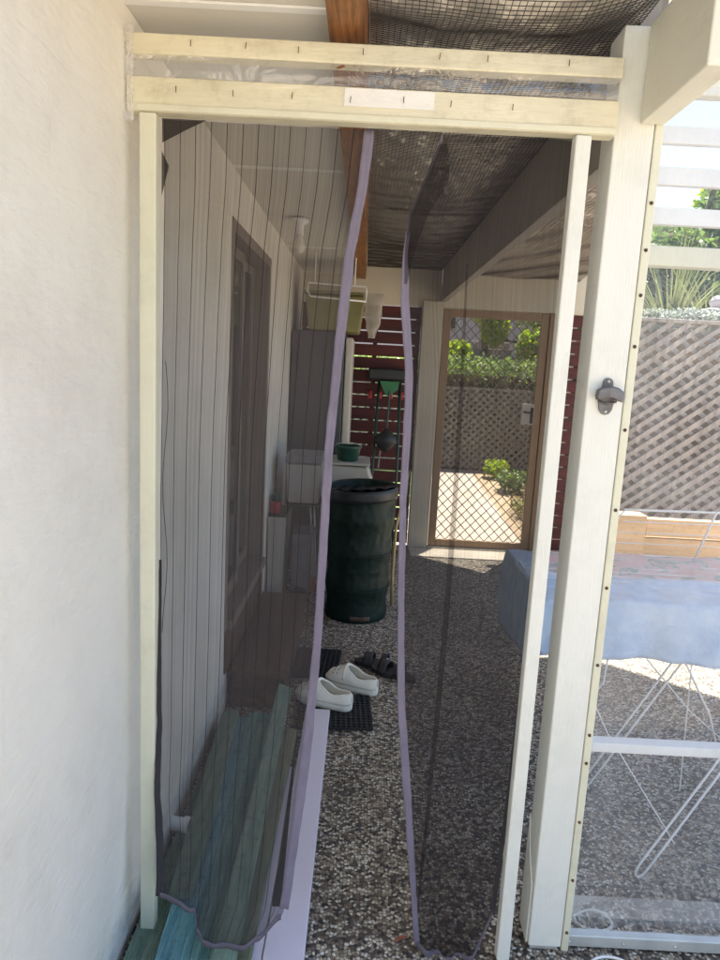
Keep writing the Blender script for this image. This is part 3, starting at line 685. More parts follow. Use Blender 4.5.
def deckboard(p0, p1, w, t, m, label, roll=0, grooves=13):
    """reeded decking board, profile extruded from p0 to p1"""
    p0 = Vector(p0); p1 = Vector(p1); d = (p1-p0).normalized(); a = d.cross(Vector((0, 0, 1))).normalized()
    a = (Matrix.Rotation(roll, 3, d) @ a); up = a.cross(d)
    prof = [(-w/2, -t/2), (w/2, -t/2), (w/2, t/2-.002)]
    if grooves:
        n = grooves*4
        for k in range(n+1):
            x = w/2-.003-(w-.006)*k/n; ph = k % 4
            prof.append((x, t/2-(.0026 if ph in (2,) else 0.0 if ph == 0 else .0008)))
    else:
        prof += [(w/2-.003, t/2), (-w/2+.003, t/2)]
    prof.append((-w/2, t/2-.002))
    mb = MB(); n = len(prof)
    K = 14
    for k in range(K+1):
        p = p0+(p1-p0)*k/K+up*(.0035*sin(k*.45+p0.x*40))
        for x, z in prof: mb.v.append(tuple(p+a*x+up*z))
    for k in range(K):
        for q in range(n): q2 = (q+1) % n; mb.f.append((k*n+q, k*n+q2, (k+1)*n+q2, (k+1)*n+q))
    mb.f.append(tuple(range(n))[::-1]); mb.f.append(tuple(K*n+q for q in range(n)))
    return tag(mb.build('deck_board', m), label, 'board', 'decking boards stacked along the wall')
deckboard((-.478, 1.15, .030), (-.472, 2.62, .030), .088, .022, 'moss', 'mossy green decking board lying flat closest to the white wall')
deckboard((-.385, 1.12, .014), (-.390, 2.55, .014), .088, .022, 'teal', 'blue-green decking board on the floor under the middle of the pile')
deckboard((-.290, 1.18, .014), (-.285, 2.60, .014), .088, .022, 'teal', 'blue-green decking board on the floor beside the olive one')
deckboard((-.255, .95, .040), (-.243, 2.56, .040), .082, .022, 'olive', 'plain olive decking board at the right edge of the pile', grooves=0)
deckboard((-.375, 1.05, .062), (-.440, 2.61, .060), .090, .022, 'teal2', 'ribbed bright teal decking board on top with its near end poking out', .05, 14)
deckboard((-.420, 1.62, .087), (-.478, 2.60, .084), .066, .022, 'moss', 'dull green decking board leaning on top beside the wall', -.25, 10)
deckboard((-.285, 1.02, .068), (-.360, 2.62, .070), .088, .022, 'teal', 'ribbed teal decking board on top in the middle of the pile', .02, 13)
deckboard((-.262, .98, .088), (-.278, 2.76, .125), .060, .022, 'moss', 'narrow pale green board raised highest, its far end tilted up', .35, 0)

# PVC pipe stub
pp = MB().tube([(-.541, 1.965, .048), (-.485, 1.955, .048)], .022, 20); pp.tube([(-.500, 1.958, .048), (-.478, 1.954, .048)], .027, 20)
tag(pp.build('drain_pipe', 'white', smooth=False), 'white plastic drain pipe stub poking out of the wall low down', 'pipe')
tag(MB().tube([(-.520, 2.02, .0), (-.515, 2.1, .004), (-.522, 2.4, .004), (-.52, 2.58, .004)], .01, 6).build('debris_strip', 'soil', smooth=True), 'strip of dark leaf litter between wall and timber', 'litter')

# leaf on the floor
lf = MB(); lp = [(0, 0), (.012, .006), (.028, .007), (.045, 0), (.028, -.006), (.012, -.005)]
lf.v = [(.155+x*cos(.5)-y*sin(.5), 1.60+x*sin(.5)+y*cos(.5), .003+.004*sin(x*70)) for x, y in lp]; lf.f = [tuple(range(6))]
tag(lf.build('dry_leaf', 'leafred', solid=.0006), 'small reddish dry leaf on the pebble floor by the right curtain', 'leaf')

# ------------------------------------------------------------------ mats and shoes
def floormat(name, label, x0, x1, y0, y1, rz, m='rubber'):
    t = thing(name, label, 'mat', ((x0+x1)/2, (y0+y1)/2, 0), None, rz)
    w = (x1-x0)/2; d = (y1-y0)/2
    b = LMB(); b.box(-w, w, -d, d, .001, .006)
    b.build('base', m, t)
    r = LMB()
    n = int(2*w/.022)
    for k in range(n+1):
        x = -w+2*w*k/n; r.bar((x, -d, .009), (x, d, .009), .008, .006)
    n = int(2*d/.022)
    for k in range(n+1):
        y = -d+2*d*k/n; r.bar((-w, y, .0085), (w, y, .0085), .008, .005)
    r.build('ribs', m, t)
    return t
floormat('door_mat', 'black ribbed rubber mat under the white clogs', -.23, .10, 2.66, 2.95, .05)
floormat('door_mat', 'dark mat lying flat behind the clogs before the wooden step', -.34, -.06, 3.12, 3.46, -.05)

def clog(loc, rz, label):
    t = thing('clog', label, 'clog', loc, 'pair of white foam clogs', rz)
    L = .27
    def hw(s): # half width along the foot, s=0 heel, 1 toe
        return .036+.018*math.sin(min(1, s/.75)*pi/2)**1.5 if s < .75 else .054*math.sqrt(max(0, 1-((s-.75)/.262)**2))
    def w2(s):
        e = math.sqrt(max(0, 1-((s-.12)/.125)**2)) if s < .12 else 1
        return hw(s)*e
    def ht(s):
        tab = [(0, .060), (.12, .070), (.30, .070), (.48, .094), (.60, .096), (.75, .078), (.9, .056), (1, .026)]
        for (a, ha), (b_, hb) in zip(tab, tab[1:]):
            if s <= b_: q = (s-a)/(b_-a); q = q*q*(3-2*q); return ha+(hb-ha)*q
        return .02
    # sole: stacked outlines
    so_ = LMB(); K = 40; ring = []
    ss = [.5-.5*cos(pi*k/K) for k in range(K+1)]
    pts = [(s, w2(s)) for s in ss]+[(s, -w2(s)) for s in ss[::-1][1:-1]]
    n = len(pts)
    for z, sc_ in ((0, .90), (.004, .98), (.018, 1.03), (.028, 1.06), (.034, 1.04)):
        for s, w in pts: so_.v.append(((s-.5)*L*(.98+.04*sc_-.02), w*sc_, z+.010*max(0, s-.75)*2))
    for k in range(4):
        for q in range(n): q2 = (q+1) % n; so_.f.append((k*n+q, k*n+q2, (k+1)*n+q2, (k+1)*n+q))
    so_.f.append(tuple(range(n))); so_.f.append(tuple(4*n+q for q in range(n)))
    so_.build('sole', 'clog', t, smooth=True)
    up = LMB(); A = 28
    grid = {}
    for i, s in enumerate(ss):
        for j_ in range(A+1):
            th = pi*j_/A
            x = (s-.5)*L; y = max(w2(s), .001)*1.0*cos(th)*(1-.12*sin(th)); z = .030+(ht(s)-.02)*sin(th)**.75+.010*max(0, s-.75)
            grid[i, j_] = len(up.v); up.v.append((x, y, z))
    for i in range(K):
        s = (ss[i]+ss[i+1])/2
        for j_ in range(A):
            a = (j_+.5)/A
            # foot opening
            half = .30*math.sqrt(max(0, 1-((s-.30)/.29)**2)) if .02 < s < .59 else 0
            if abs(a-.5) < half: continue
            up.f.append((grid[i, j_], grid[i+1, j_], grid[i+1, j_+1], grid[i, j_+1]))
    u = up.build('upper', 'clog', t, smooth=True, solid=.006)
    rim = LMB(); pr_ = []
    for k in range(36):
        q = 2*pi*k/36; s = .305+.285*cos(q); a = .5+.295*sin(q); th = pi*a
        x = (s-.5)*L; y = w2(s)*cos(th)*(1-.12*sin(th)); z = .031+(ht(s)-.02)*sin(th)**.75
        pr_.append((x, y, z))
    rim.tube(pr_, .0042, 6, closed=True); rim.build('rim', 'clog', t, smooth=True)
    stp_ = LMB()
    def sf(a, q):
        th = pi*(.06+.88*a); s = .585+.035*q+.05*abs(a-.5)*-1.2
        return ((s-.5)*L, (w2(s)+.006)*cos(th)*(1-.12*sin(th)), .030+(ht(s)-.014)*sin(th)**.75)
    stp_.grid(sf, 24, 2); stp_.build('strap', 'clog', t, smooth=True, solid=.003)
    for a in (.20, .32, .44, .56, .68, .80):
        for s in (.72, .80):
            th = pi*a; r = LMB(); p = Vector(((s-.5)*L, w2(s)*cos(th)*(1-.12*sin(th)), .0325+(ht(s)-.02)*sin(th)**.75+.010*max(0, s-.75)))
            r.lathe([(.0001, .0025), (.0034, .002), (.0034, -.002)], c=p, n=10); r.build('vent_hole', 'black', t)
    return t
clog((-.110, 2.865, .012), radians(158), 'white foam clog in front on the ribbed mat, toe to the left')
clog((.012, 3.055, .0), radians(152), 'white foam clog farther back, lying half behind the other')

def sandal(loc, rz, label):
    t = thing('sandal', label, 'sandal', loc, 'pair of dark sandals', rz)
    b = LMB(); pts = []
    for k in range(28):
        q = 2*pi*k/28; x = .125*cos(q); w = .046 if x > .02 else .034+.012*max(0, (x+.02)/.04) if x > -.02 else .034
        pts.append((x, (w+.0)*sin(q)))
    b.prism(pts, 'Z', 0, .024); b.build('sole', 'shoe', t, bevel=.004)
    for s0, hgt, ww in ((.045, .050, .045), (-.035, .055, .030)):
        g_ = LMB().grid(lambda a, q: (s0+ww*(q-.5), .047*cos(pi*a), .018+hgt*sin(pi*a)**.8), 18, 4)
        g_.build('strap', 'shoe', t, smooth=True, solid=.004)
    b = LMB().lathe([(.0001, .003), (.005, .002), (.006, 0)], c=(.045, -.02, .07), n=10); b.build('buckle', 'galv', t)
    return t
sandal((.14, 3.30, .0), radians(165), 'dark strappy sandal lying farther back near the right curtain')
sandal((.215, 3.20, .0), radians(150), 'dark strappy sandal with the silver stud nearest the right curtain edge')

# ------------------------------------------------------------------ pop-up garden bin
bn = thing('garden_bag', 'dark green pop-up garden waste bag standing on the floor', 'garden bag', (.015, 4.05, 0))
def binf(u, v):
    th = 2*pi*u; z = .80*v
    ringd = min(abs(z-q) for q in (0.02, .21, .42, .62, .79))
    r = .188+.022*v-.010*min(1, ringd/.08)
    r += .004*noise.noise(Vector((cos(th)*5, sin(th)*5, z*15)))+.004*noise.noise(Vector((cos(th)*12, sin(th)*12, z*34)))
    return (r*cos(th), r*sin(th), z+.010*sin(th*1.0+1)*v)
b = LMB().grid(binf, 96, 70); b.build('bag_wall', 'binbag', bn, smooth=True, solid=.002)
b = LMB(); b.lathe([(.001, 0), (.186, 0), (.188, .006), (.001, .007)], n=40); b.build('bag_base', 'binbag', bn)
for z, r in ((.205, .196), (.425, .203)):
    b = LMB(); b.tube([((r)*cos(t*pi/24), (r)*sin(t*pi/24), z+.012*sin(t*pi/24)) for t in range(48)], .0042, 6, closed=True); b.build('spiral_hoop', 'binbag', bn, smooth=True)
b = LMB().grid(lambda u, v: ((.213+.003*sin(u*40))*cos(2*pi*u), .213*sin(2*pi*u), .735+.070*v+.010*sin(2*pi*u+1)), 72, 3); b.build('rim_band', 'black', bn, smooth=True, solid=.004)
# stitched cross, carry strap and base strap
for dx, a in ((0, .6), (0, -.6)):
    b = LMB(); p = [(.0+.022*q*cos(1.0)*(1 if a > 0 else -1)-.0, -.2085+.0*q, .60+.030*q) for q in (-1, 1)]
    b.bar(p[0], p[1], .004, .002, (0, 1, 0)); b.build('stitching', 'binbag', bn)
b = LMB(); b.grid(lambda u, v: ((.197)*cos(-1.75+.62*u), (.197)*sin(-1.75+.62*u)-.004, .020+.028*v), 12, 2); b.build('base_handle', M['step'], bn, smooth=True, solid=.004)
# crumpled black liner slumping over the rim
def lin(u, v):
    th = 2*pi*u; r = .02+.195*v; z = .79-.06*(1-v)+.05*noise.noise(Vector((cos(th)*r*16, sin(th)*r*16, 1)))*(1-abs(2*v-1)*.5)+.035*sin(th+2.6)*v
    return (r*cos(th), r*sin(th), z)
b = LMB().grid(lin, 72, 18); b.build('liner', 'black', bn, smooth=True, solid=.002)
tag(MB().tube([(.245, 4.22, .0), (.232, 4.12, .25), (.236, 4.10, .55), (.30, 4.12, .90)], [.011, .010, .009, .004], 8).build('bamboo_stake', 'straw', smooth=True), 'straw-coloured bamboo stake leaning beside the green garden bag', 'stake')

# white crate with green tub behind bag
cb = thing('storage_crate', 'white plastic crate standing behind the dark green garden bag', 'crate', (-.08, 4.55, 0))
MB().prism([(-.26, 0), (.05, 0), (.085, .74), (.045, .855), (-.26, .865)], 'Y', 4.42, 4.78).build('body', 'whitepl', cb, bevel=.012)
MB().box(-.268, .06, 4.405, 4.795, .866, .880).build('lid', 'whitepl', cb, bevel=.005)
tb = thing('tub', 'dark green round tub on top of the white crate', 'tub', (-.09, 4.55, .881))
b = LMB().lathe([(.065, 0), (.070, .01), (.084, .085), (.092, .088), (.092, .10), (.080, .10), (.066, .02)], n=28); b.build('bowl', 'dkgreen', tb, smooth=True)
b = LMB().tube([(.09*cos(q), .0, .09+.03*sin(q)) for q in [pi*k/10 for k in range(11)]], .003, 6); b.build('handle', 'whitepl', tb, smooth=True)

# tall slim white bin and boxes on the left
tw = thing('waste_bin', 'tall slim white bin against the left wall past the sliding door', 'bin', (-.485, 4.05, 0))
b = MB(); b.prism([(-.525, 0.0), (-.448, 0.0), (-.425, .60), (-.535, .60)], 'Y', 3.96, 4.30); b.build('body', 'whitepl', tw, bevel=.006)
MB().box(-.531, -.429, 3.965, 4.295, .601, .606).build('bag_lining', 'dkgreen', tw)
ct = thing('patterned_jar', 'red patterned jar with green lid resting on the slim white bin', 'jar', (-.50, 4.05, .607))
b = LMB().lathe([(.028, 0), (.032, .01), (.034, .06), (.028, .075)], n=20); b.build('jar_body', 'redpl', ct, smooth=True)
b = LMB().lathe([(.030, .0755), (.031, .10), (.024, .118), (.008, .125)], n=20); b.build('lid', 'dkgreen', ct, smooth=True)
tro = thing('shopping_trolley', 'dark two-wheeled trolley standing between slim bin and garden bag', 'trolley', (-.36, 4.25, 0))
for y in (4.12, 4.42):
    w = MB().lathe([(.03, -.012), (.055, -.014), (.060, -.008), (.060, .008), (.055, .014), (.03, .012)], c=(-.345, y, .062), n=24, axis='Y').build('wheel', 'rubber', tro, smooth=True)
    MB().lathe([(.001, -.016), (.022, -.016), (.024, .016), (.001, .016)], c=(-.345, y, .062), n=16, axis='Y').build('hub', 'greytxt', w)
MB().tube([(-.345, 4.12, .062), (-.345, 4.42, .062)], .007, 8).build('axle', 'galv', tro)
MB().box(-.41, -.27, 4.15, 4.39, .085, .46).build('bag', 'greytxt', tro, bevel=.02)
for y in (4.155, 4.385): MB().tube([(-.26, y, .06), (-.285, y, .5), (-.30, y, .648)], .007, 8).build('upright', 'galv', tro, smooth=True)
MB().box(-.265, -.245, 4.10, 4.13, .10, .19).build('reflector', 'redpl', tro)
MB().box(-.43, -.24, 4.12, 4.44, .640, .652).build('platform', 'black', tro)
wc = thing('storage_box', 'white plastic box with grey lid resting on the trolley', 'box', (-.345, 4.28, .653))
MB().prism([(-.455, .90), (-.445, .67), (-.43, .654), (-.26, .654), (-.245, .67), (-.24, .90)], 'Y', 4.13, 4.42).build('body', 'whitepl', wc, bevel=.01)
MB().box(-.46, -.235, 4.12, 4.43, .901, .955).build('lid', 'greytxt', wc, bevel=.012)

# fridge
fg = thing('fridge', 'tall charcoal fridge with pale door edge beyond the sliding door', 'fridge', (-.32, 5.2, 0))
MB().box(-.53, -.155, 4.9, 5.5, .02, 1.735).build('cabinet', 'fridge', fg, bevel=.008)
MB().box(-.150, -.098, 4.9, 5.5, .70, 1.70).build('door', 'whitepl', fg, bevel=.012)
MB().box(-.150, -.098, 4.9, 5.5, .05, .69).build('door', 'whitepl', fg, bevel=.012)
ob = thing('storage_box', 'olive green plastic box on top of the charcoal fridge', 'box', (-.24, 5.1, 1.736))
MB().prism([(-.42, 1.737), (-.06, 1.737), (-.03, 1.99), (-.45, 1.99)], 'Y', 4.93, 5.32).build('body', 'olivebox', ob, bevel=.015)
MB().box(-.46, -.02, 4.92, 5.33, 1.991, 2.012).build('lid', 'olivebox', ob, bevel=.006)
# plastic bag hanging from rafter
tag(MB().grid(lambda u, v: (.03+.07*cos(2*pi*u)*(1-.15*v-.55*v*v)+.02*noise.noise(Vector((u*6, v*5, 1))), 4.82+.05*sin(2*pi*u)*(.4+.6*sin(pi*v)), 2.00-.30*v), 24, 20).build('plastic_bag', 'mesh_bag', smooth=True), 'translucent pale plastic bag hanging beside the olive box', 'bag')
# folding wall rack
rk = thing('drying_rack', 'white tubular towel rack hung below the eave lining in front of the olive box', 'rack', (-.21, 4.6, 2.2))
MB().tube([(-.40, 4.60, 2.025), (-.025, 4.60, 2.015), (-.02, 4.58, 1.985), (-.022, 4.56, 1.92), (-.38, 4.56, 1.935), (-.405, 4.57, 1.97)], .006, 8, closed=True).build('rail', 'white', rk, smooth=True)
for x in (-.36, -.10): MB().tube([(x, 4.60, 2.02), (x, 4.62, 2.226)], .004, 8).build('hanger', 'white', rk)
# light fitting
lt = thing('ceiling_light', 'white batten lamp holder with unlit bulb on the eave lining', 'lamp', (-.372, 3.63, 2.226))
LMB().lathe([(.045, 0), (.046, -.012), (.040, -.022), (.022, -.028), (.020, -.075), (.026, -.080)], n=24).build('lamp_holder', 'white', lt, smooth=True)
LMB().lathe([(.017, -.08), (.020, -.095), (.030, -.12), (.032, -.14), (.024, -.162), (.001, -.170)], n=24).build('bulb', 'glassbulb', lt, smooth=True)

# ------------------------------------------------------------------ far wall: slats, board, posts, door
def slatwall(name, label, x0, x1, ztop, zbot, group=None):
    t = thing(name, label, 'slat wall', ((x0+x1)/2, 5.74, 0), group)
    z = ztop; pitch = .1045
    while z-.09 > zbot:
        MB().box(x0, x1, 5.735, 5.754, z-.0925, z).build('slat', 'redslat', t, bevel=.002); z -= pitch
    for x in (x0+.02, x1-.02, (x0+x1)/2+.12 if x1-x0 > .6 else x0+.022):
        MB().box(x-.018, x+.018, 5.755, 5.79, zbot, ztop).build('batten', 'redslat', t)
    return t
slatwall('slat_wall', 'dark red slatted wall with light gaps left of the screen door', -.54, .43, 2.0, .02)
slatwall('slat_wall', 'dark red slatted wall with light gaps right of the screen door', 1.50, 1.88, 2.0, .02)
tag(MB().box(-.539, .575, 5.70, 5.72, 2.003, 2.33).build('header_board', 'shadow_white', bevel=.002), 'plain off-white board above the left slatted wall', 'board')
dp = thing('door_surround', 'off-white post and head board around the far screen door', 'door frame', (1.0, 5.72, 0))
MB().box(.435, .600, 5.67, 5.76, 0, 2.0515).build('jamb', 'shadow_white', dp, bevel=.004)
MB().box(1.464, 1.50, 5.67, 5.76, 0, 2.0).build('jamb', 'bronze', dp, bevel=.003)
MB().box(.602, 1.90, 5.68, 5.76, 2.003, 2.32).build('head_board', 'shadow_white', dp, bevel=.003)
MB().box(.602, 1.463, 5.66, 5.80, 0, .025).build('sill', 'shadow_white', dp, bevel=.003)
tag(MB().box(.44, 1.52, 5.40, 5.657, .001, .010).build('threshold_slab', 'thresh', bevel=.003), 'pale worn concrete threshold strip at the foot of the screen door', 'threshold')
sd = thing('screen_door', 'bronze security screen door with diamond grille at the far end', 'door', (1.03, 5.70, 0))
f = MB(); f.box(.605, .668, 5.68, 5.715, .028, 1.998).box(1.398, 1.461, 5.68, 5.715, .028, 1.998).box(.6685, 1.3975, 5.68, 5.715, 1.935, 1.998).box(.6685, 1.3975, 5.68, 5.715, .028, .085)
f.build('frame', 'bronze', sd, bevel=.004)
gr = MB(); px, pz = .083, .088
def diag(sgn):
    x0, x1, z0, z1 = .668, 1.398, .085, 1.935
    k = -40
    while k < 60:
        # line z = z0 + sgn*(x-x0-k*px)*pz/px
        pts = []
        for n_ in range(0, 400):
            x = x0+(x1-x0)*n_/399; z = z0+sgn*(x-x0-k*px)*pz/px
            if z0 <= z <= z1: pts.append((x, z))
        if len(pts) > 4:
            (xa, za), (xb, zb) = pts[0], pts[-1]
            gr.bar((xa, 5.697+sgn*.002, za), (xb, 5.697+sgn*.002, zb), .0065, .004, (0, 1, 0))
        k += 1
diag(1); diag(-1)
gr.build('grille', 'grille', sd)
MB().box(.669, 1.397, 5.7075, 5.7085, .086, 1.934).build('insect_mesh', mat_mesh('door_insect_mesh', (.30, .27, .24), .04, 0), sd)
MB().box(1.30, 1.40, 5.668, 5.679, 1.10, 1.27).build('lock_plate', 'whitepl', sd, bevel=.003)
MB().tube([(1.385, 5.655, 1.20), (1.385, 5.64, 1.20), (1.31, 5.635, 1.205)], .009, 8).build('handle', 'black', sd, smooth=True)
MB().box(1.374, 1.396, 5.660, 5.668, 1.11, 1.24).build('escutcheon', 'black', sd, bevel=.003)

# hand trolley leaning at the slats
ht_ = thing('folding_trolley', 'folded black and green trolley leaning upright on the red slats', 'trolley', (.19, 5.5, 0))
for x0, x1 in ((.085, .115), (.285, .285)):
    MB().tube([(x0, 5.42, .02), (x0+.01, 5.5, .60), (x1, 5.64, 1.44)], .011, 8).build('pole', 'dkgreen', ht_, smooth=True)
MB().box(.02, .33, 5.57, 5.68, 1.40, 1.50).build('top_pad', 'black', ht_, bevel=.02)
MB().prism([(.115, 1.398), (.275, 1.398), (.265, 1.335), (.225, 1.30), (.175, 1.28), (.145, 1.33)], 'Y', 5.55, 5.575).build('green_plate', 'greenpl', ht_, bevel=.004)
b = MB().grid(lambda u, v: (.19+(.095+.012*noise.noise(Vector((u*9, v*6, 0))))*cos(2*pi*u)*sin(pi*v), 5.50+.05*sin(2*pi*u)*sin(pi*v), 1.02-.19*v+.01*noise.noise(Vector((u*7, v*9, 5)))), 24, 14); b.build('pouch', 'black', ht_, smooth=True)
MB().tube([(.20, 5.55, 1.32), (.195, 5.52, 1.02)], .008, 8).build('strut', 'dkgreen', ht_)
MB().tube([(.15, 5.5, .84), (.14, 5.48, .70)], .006, 8).build('strap', 'greytxt', ht_)
MB().bar((.05, 5.42, .03), (.33, 5.42, .03), .05, .03).build('foot_plate', 'black', ht_, bevel=.005)
for k, x in enumerate((.045, .125, .215, .305)):
    t = thing('peg', ['leftmost of four red pegs on the slatted wall', 'second from left of four red pegs on the slatted wall', 'third from left of four red pegs on the slatted wall', 'rightmost of four red pegs on the slatted wall'][k], 'peg', (x, 5.728, 1.28), 'four red pegs in a row')
    LMB().box(-.018, .018, -.012, .004, -.034, .030).build('clip', 'redpl', t, bevel=.005)
    LMB().tube([(0, -.012, .028), (0, -.026, .018), (0, -.026, -.012)], .005, 6).build('hook', 'redpl', t, smooth=True)

# ------------------------------------------------------------------ clothes airer with blue sheet
ar = thing('clothes_airer', 'white wire clothes airer with crossed legs behind the clear screen', 'clothes airer', (1.1, 2.5, 0))
top = MB(); zt = .765
top.tube([(.655, 2.265, zt), (.655, 2.82, zt), (1.72, 2.82, zt), (1.72, 2.265, zt)], .006, 8, closed=True); top.build('top_frame', 'white', ar, smooth=True)
for k in range(9):
    y = 2.29+.062*k
    MB().tube([(.655, y, zt), (1.72, y, zt)], .0022, 6).build('drying_wire', 'white', ar)
def hairpin(p0, p1, w, name='leg', r=.0038):
    p0 = Vector(p0); p1 = Vector(p1); d = (p1-p0).normalized(); side = Vector((-d.z, 0, d.x))*w/2
    pts = [p1+side, p0+side+d*.03, p0+side*.8+d*.008, p0+side*.3-d*.002, p0-side*.3-d*.002, p0-side*.8+d*.008, p0-side+d*.03, p1-side]
    return MB().tube(pts, r, 8).build(name, 'white', ar, smooth=True)
hairpin((.915, 1.885, .012), (1.62, 2.22, .76), .034)
hairpin((.885, 2.33, .012), (1.30, 2.32, .76), .030)
MB().tube([(.66, 2.24, .76), (.86, 2.10, .36), (1.02, 1.96, .125), (1.035, 1.92, .10)], .0022, 6).build('brace_wire', 'white', ar, smooth=True)
MB().tube([(1.04, 2.24, .76), (1.30, 2.30, .34), (1.47, 2.45, .010)], .004, 8).build('leg', 'white', ar, smooth=True)
MB().tube([(.84, 2.24, .76), (1.28, 2.40, .30), (1.60, 2.60, .03)], .0026, 6).build('brace_wire', 'white', ar, smooth=True)
MB().tube([(.80, 2.24, .76), (.83, 2.26, .46), (.86, 2.27, .40), (.89, 2.26, .46), (.90, 2.24, .76)], .003, 6).build('brace_wire', 'white', ar, smooth=True)
MB().tube([(1.20, 2.30, .76), (1.22, 2.28, .05)], .0022, 6).build('brace_wire', 'white', ar)
# raised wing
wg = MB(); wg.tube([(.98, 2.86, .77), (1.15, 2.90, .96), (1.75, 2.95, .96), (1.72, 2.86, .77)], .005, 8, closed=True); wg.build('raised_wing', 'white', ar, smooth=True)
MB().tube([(1.42, 2.80, .77), (1.50, 2.82, .985), (1.53, 2.82, .985), (1.60, 2.80, .77)], .0045, 8).build('wing_hinge', 'white', ar, smooth=True)
for k in range(3):
    MB().tube([(1.06+.04*k, 2.87+.01*k, .82+.045*k), (1.74, 2.88+.02*k, .82+.045*k)], .002, 6).build('drying_wire', 'white', ar)

# blue printed sheet draped over the airer: crosses the top, hangs over front and the left end
def sheet(u, v):
    # u: along X from left hanging end to right; v: from far edge to front hanging edge
    a = u*1.50; xl = .30
    if a < xl: x = .640-.02*sin((xl-a)*9)-.012*sin(v*11)*(xl-a)/xl; dz = -(xl-a)
    else: x = .640+(a-xl); dz = 0
    if 0 <= a-xl < .02: dz -= 0
    b_ = v*.80; yb = .60
    if b_ < yb: y = 2.84-b_; dy = 0
    else:
        y = 2.24-.025-.018*sin((b_-yb)*6)-.020*sin(x*17)*(b_-yb)/.2-.009*sin(x*41+1)*(b_-yb)/.2; dy = -(b_-yb)
    z = .776+dz+dy*(1 if dz == 0 else .3)
    z += .012*noise.noise(Vector((x*7, y*9, 0)))+.005*noise.noise(Vector((x*19, y*15, 4)))-.012*sin(pi*min(1, b_/yb))*(1 if dz == 0 else 0)
    return (x, y, z)
o = MB().grid(sheet, 90, 56).build('printed_sheet', 'towel', smooth=True, solid=.003)
tag(o, 'blue sheet with pale pink floral part draped over the clothes airer', 'sheet')

# ------------------------------------------------------------------ lattice fence and planter sleepers
lt_ = thing('lattice_fence', 'weathered diagonal lattice fence beyond the clear screen', 'fence', (4, 6.55, 0))
la = MB(); X0, X1, Z0, Z1 = 1.98, 6.2, .0, 2.05; p_ = .160; w_ = .044
for s_, yy in ((1, 6.55), (-1, 6.588)):
    k = -20
    while k < 60:
        xs = X0+k*p_
        # strip passing (xs, Z0) with slope s_*0.75
        sl_ = .74*s_
        cand = []
        for x in (X0, X1):
            z = Z0+(x-xs)*sl_
            if Z0 <= z <= Z1: cand.append((x, z))
        for z in (Z0, Z1):
            x = xs+(z-Z0)/sl_
            if X0 <= x <= X1: cand.append((x, z))
        cand = sorted(set(cand))
        if len(cand) >= 2 and (Vector(cand[0])-Vector(cand[-1])).length > .05:
            (xa, za), (xb, zb) = cand[0], cand[-1]
            j1, j2 = random.uniform(-.012, .012), random.uniform(-.012, .012)
            la.bar((xa, yy+j1*.5, za+j1), (xb, yy+j2*.5, zb+j2), w_*random.uniform(.85, 1.12), .014, (0, 1, 0))
        k += 1
la.build('lattice_panel', 'lattice', lt_)
MB().box(X0-.02, X1, 6.53, 6.60, 2.052, 2.085).build('top_rail', 'lattice', lt_, bevel=.004)
for x in (X0-.06, 3.9, 5.9): MB().box(x-.045, x+.045, 6.60, 6.69, 0, 2.05).build('fence_post', 'lattice', lt_, bevel=.004)
tag(MB().box(1.98, 6.2, 6.70, 6.76, 0, 1.96).build('retaining_wall', 'soil'), 'dark retaining wall close behind the lattice fence', 'wall')
sl2 = thing('sleeper_bed', 'honey-coloured timber sleeper bench in front of the lattice', 'bench', (3, 5.5, 0))
MB().box(2.36, 4.6, 5.48, 5.56, .255, .40).build('upper_sleeper', 'tan', sl2, bevel=.006)
MB().box(2.36, 4.6, 5.50, 5.57, .09, .235).build('lower_sleeper', 'tan', sl2, bevel=.006)
MB().box(1.95, 2.34, 5.44, 5.60, .08, .43).build('end_block', 'tan', sl2, bevel=.006)
for x in (2.1, 3.4, 4.5): MB().box(x-.05, x+.05, 5.48, 5.56, 0, .089).build('foot', 'tan', sl2)

# ------------------------------------------------------------------ vegetation
def leaves(n, fn, size, mb=None, jitter=1.0, asp=.5):
    mb = mb or MB()
    for _ in range(n):
        p = Vector(fn()); s = size*random.uniform(.6, 1.4)
        d = Vector((random.gauss(0, 1), random.gauss(0, 1), random.gauss(0, .8))).normalized()
        a = d.cross(Vector((random.gauss(0, 1), random.gauss(0, 1), random.gauss(0, 1)))).normalized()
        mb.quad(p-d*s, p+a*s*asp, p+d*s, p-a*s*asp)
    return mb
def blob(cs):
    def f():
        c, r = random.choice(cs); q = Vector((random.gauss(0, 1), random.gauss(0, 1), random.gauss(0, 1))).normalized()*(random.random()**.45)
        return (c[0]+q.x*r[0], c[1]+q.y*r[1], c[2]+q.z*r[2])
    return f
def tree(name, label, base, h, crown, n, size, m, group=None):
    t = thing(name, label, 'tree', base, group)
    tk = LMB(); tk.tube([(0, 0, 0), (.05, .02, h*.35), (-.03, .05, h*.7), (.02, 0, h)], [.11*h/3, .09*h/3, .06*h/3, .02], 10)
    for c, r in crown: tk.tube([(0, .03, h*.55), ((c[0])*.5, c[1]*.5, h*.6+(c[2]-h*.6)*.5), (c[0], c[1], c[2])], [.04, .03, .012], 6)
    tk.build('trunk', 'bark', t, smooth=True)
    mb = leaves(n, blob(crown), size); mb.local = True; mb.build('crown', m, t)
    return t
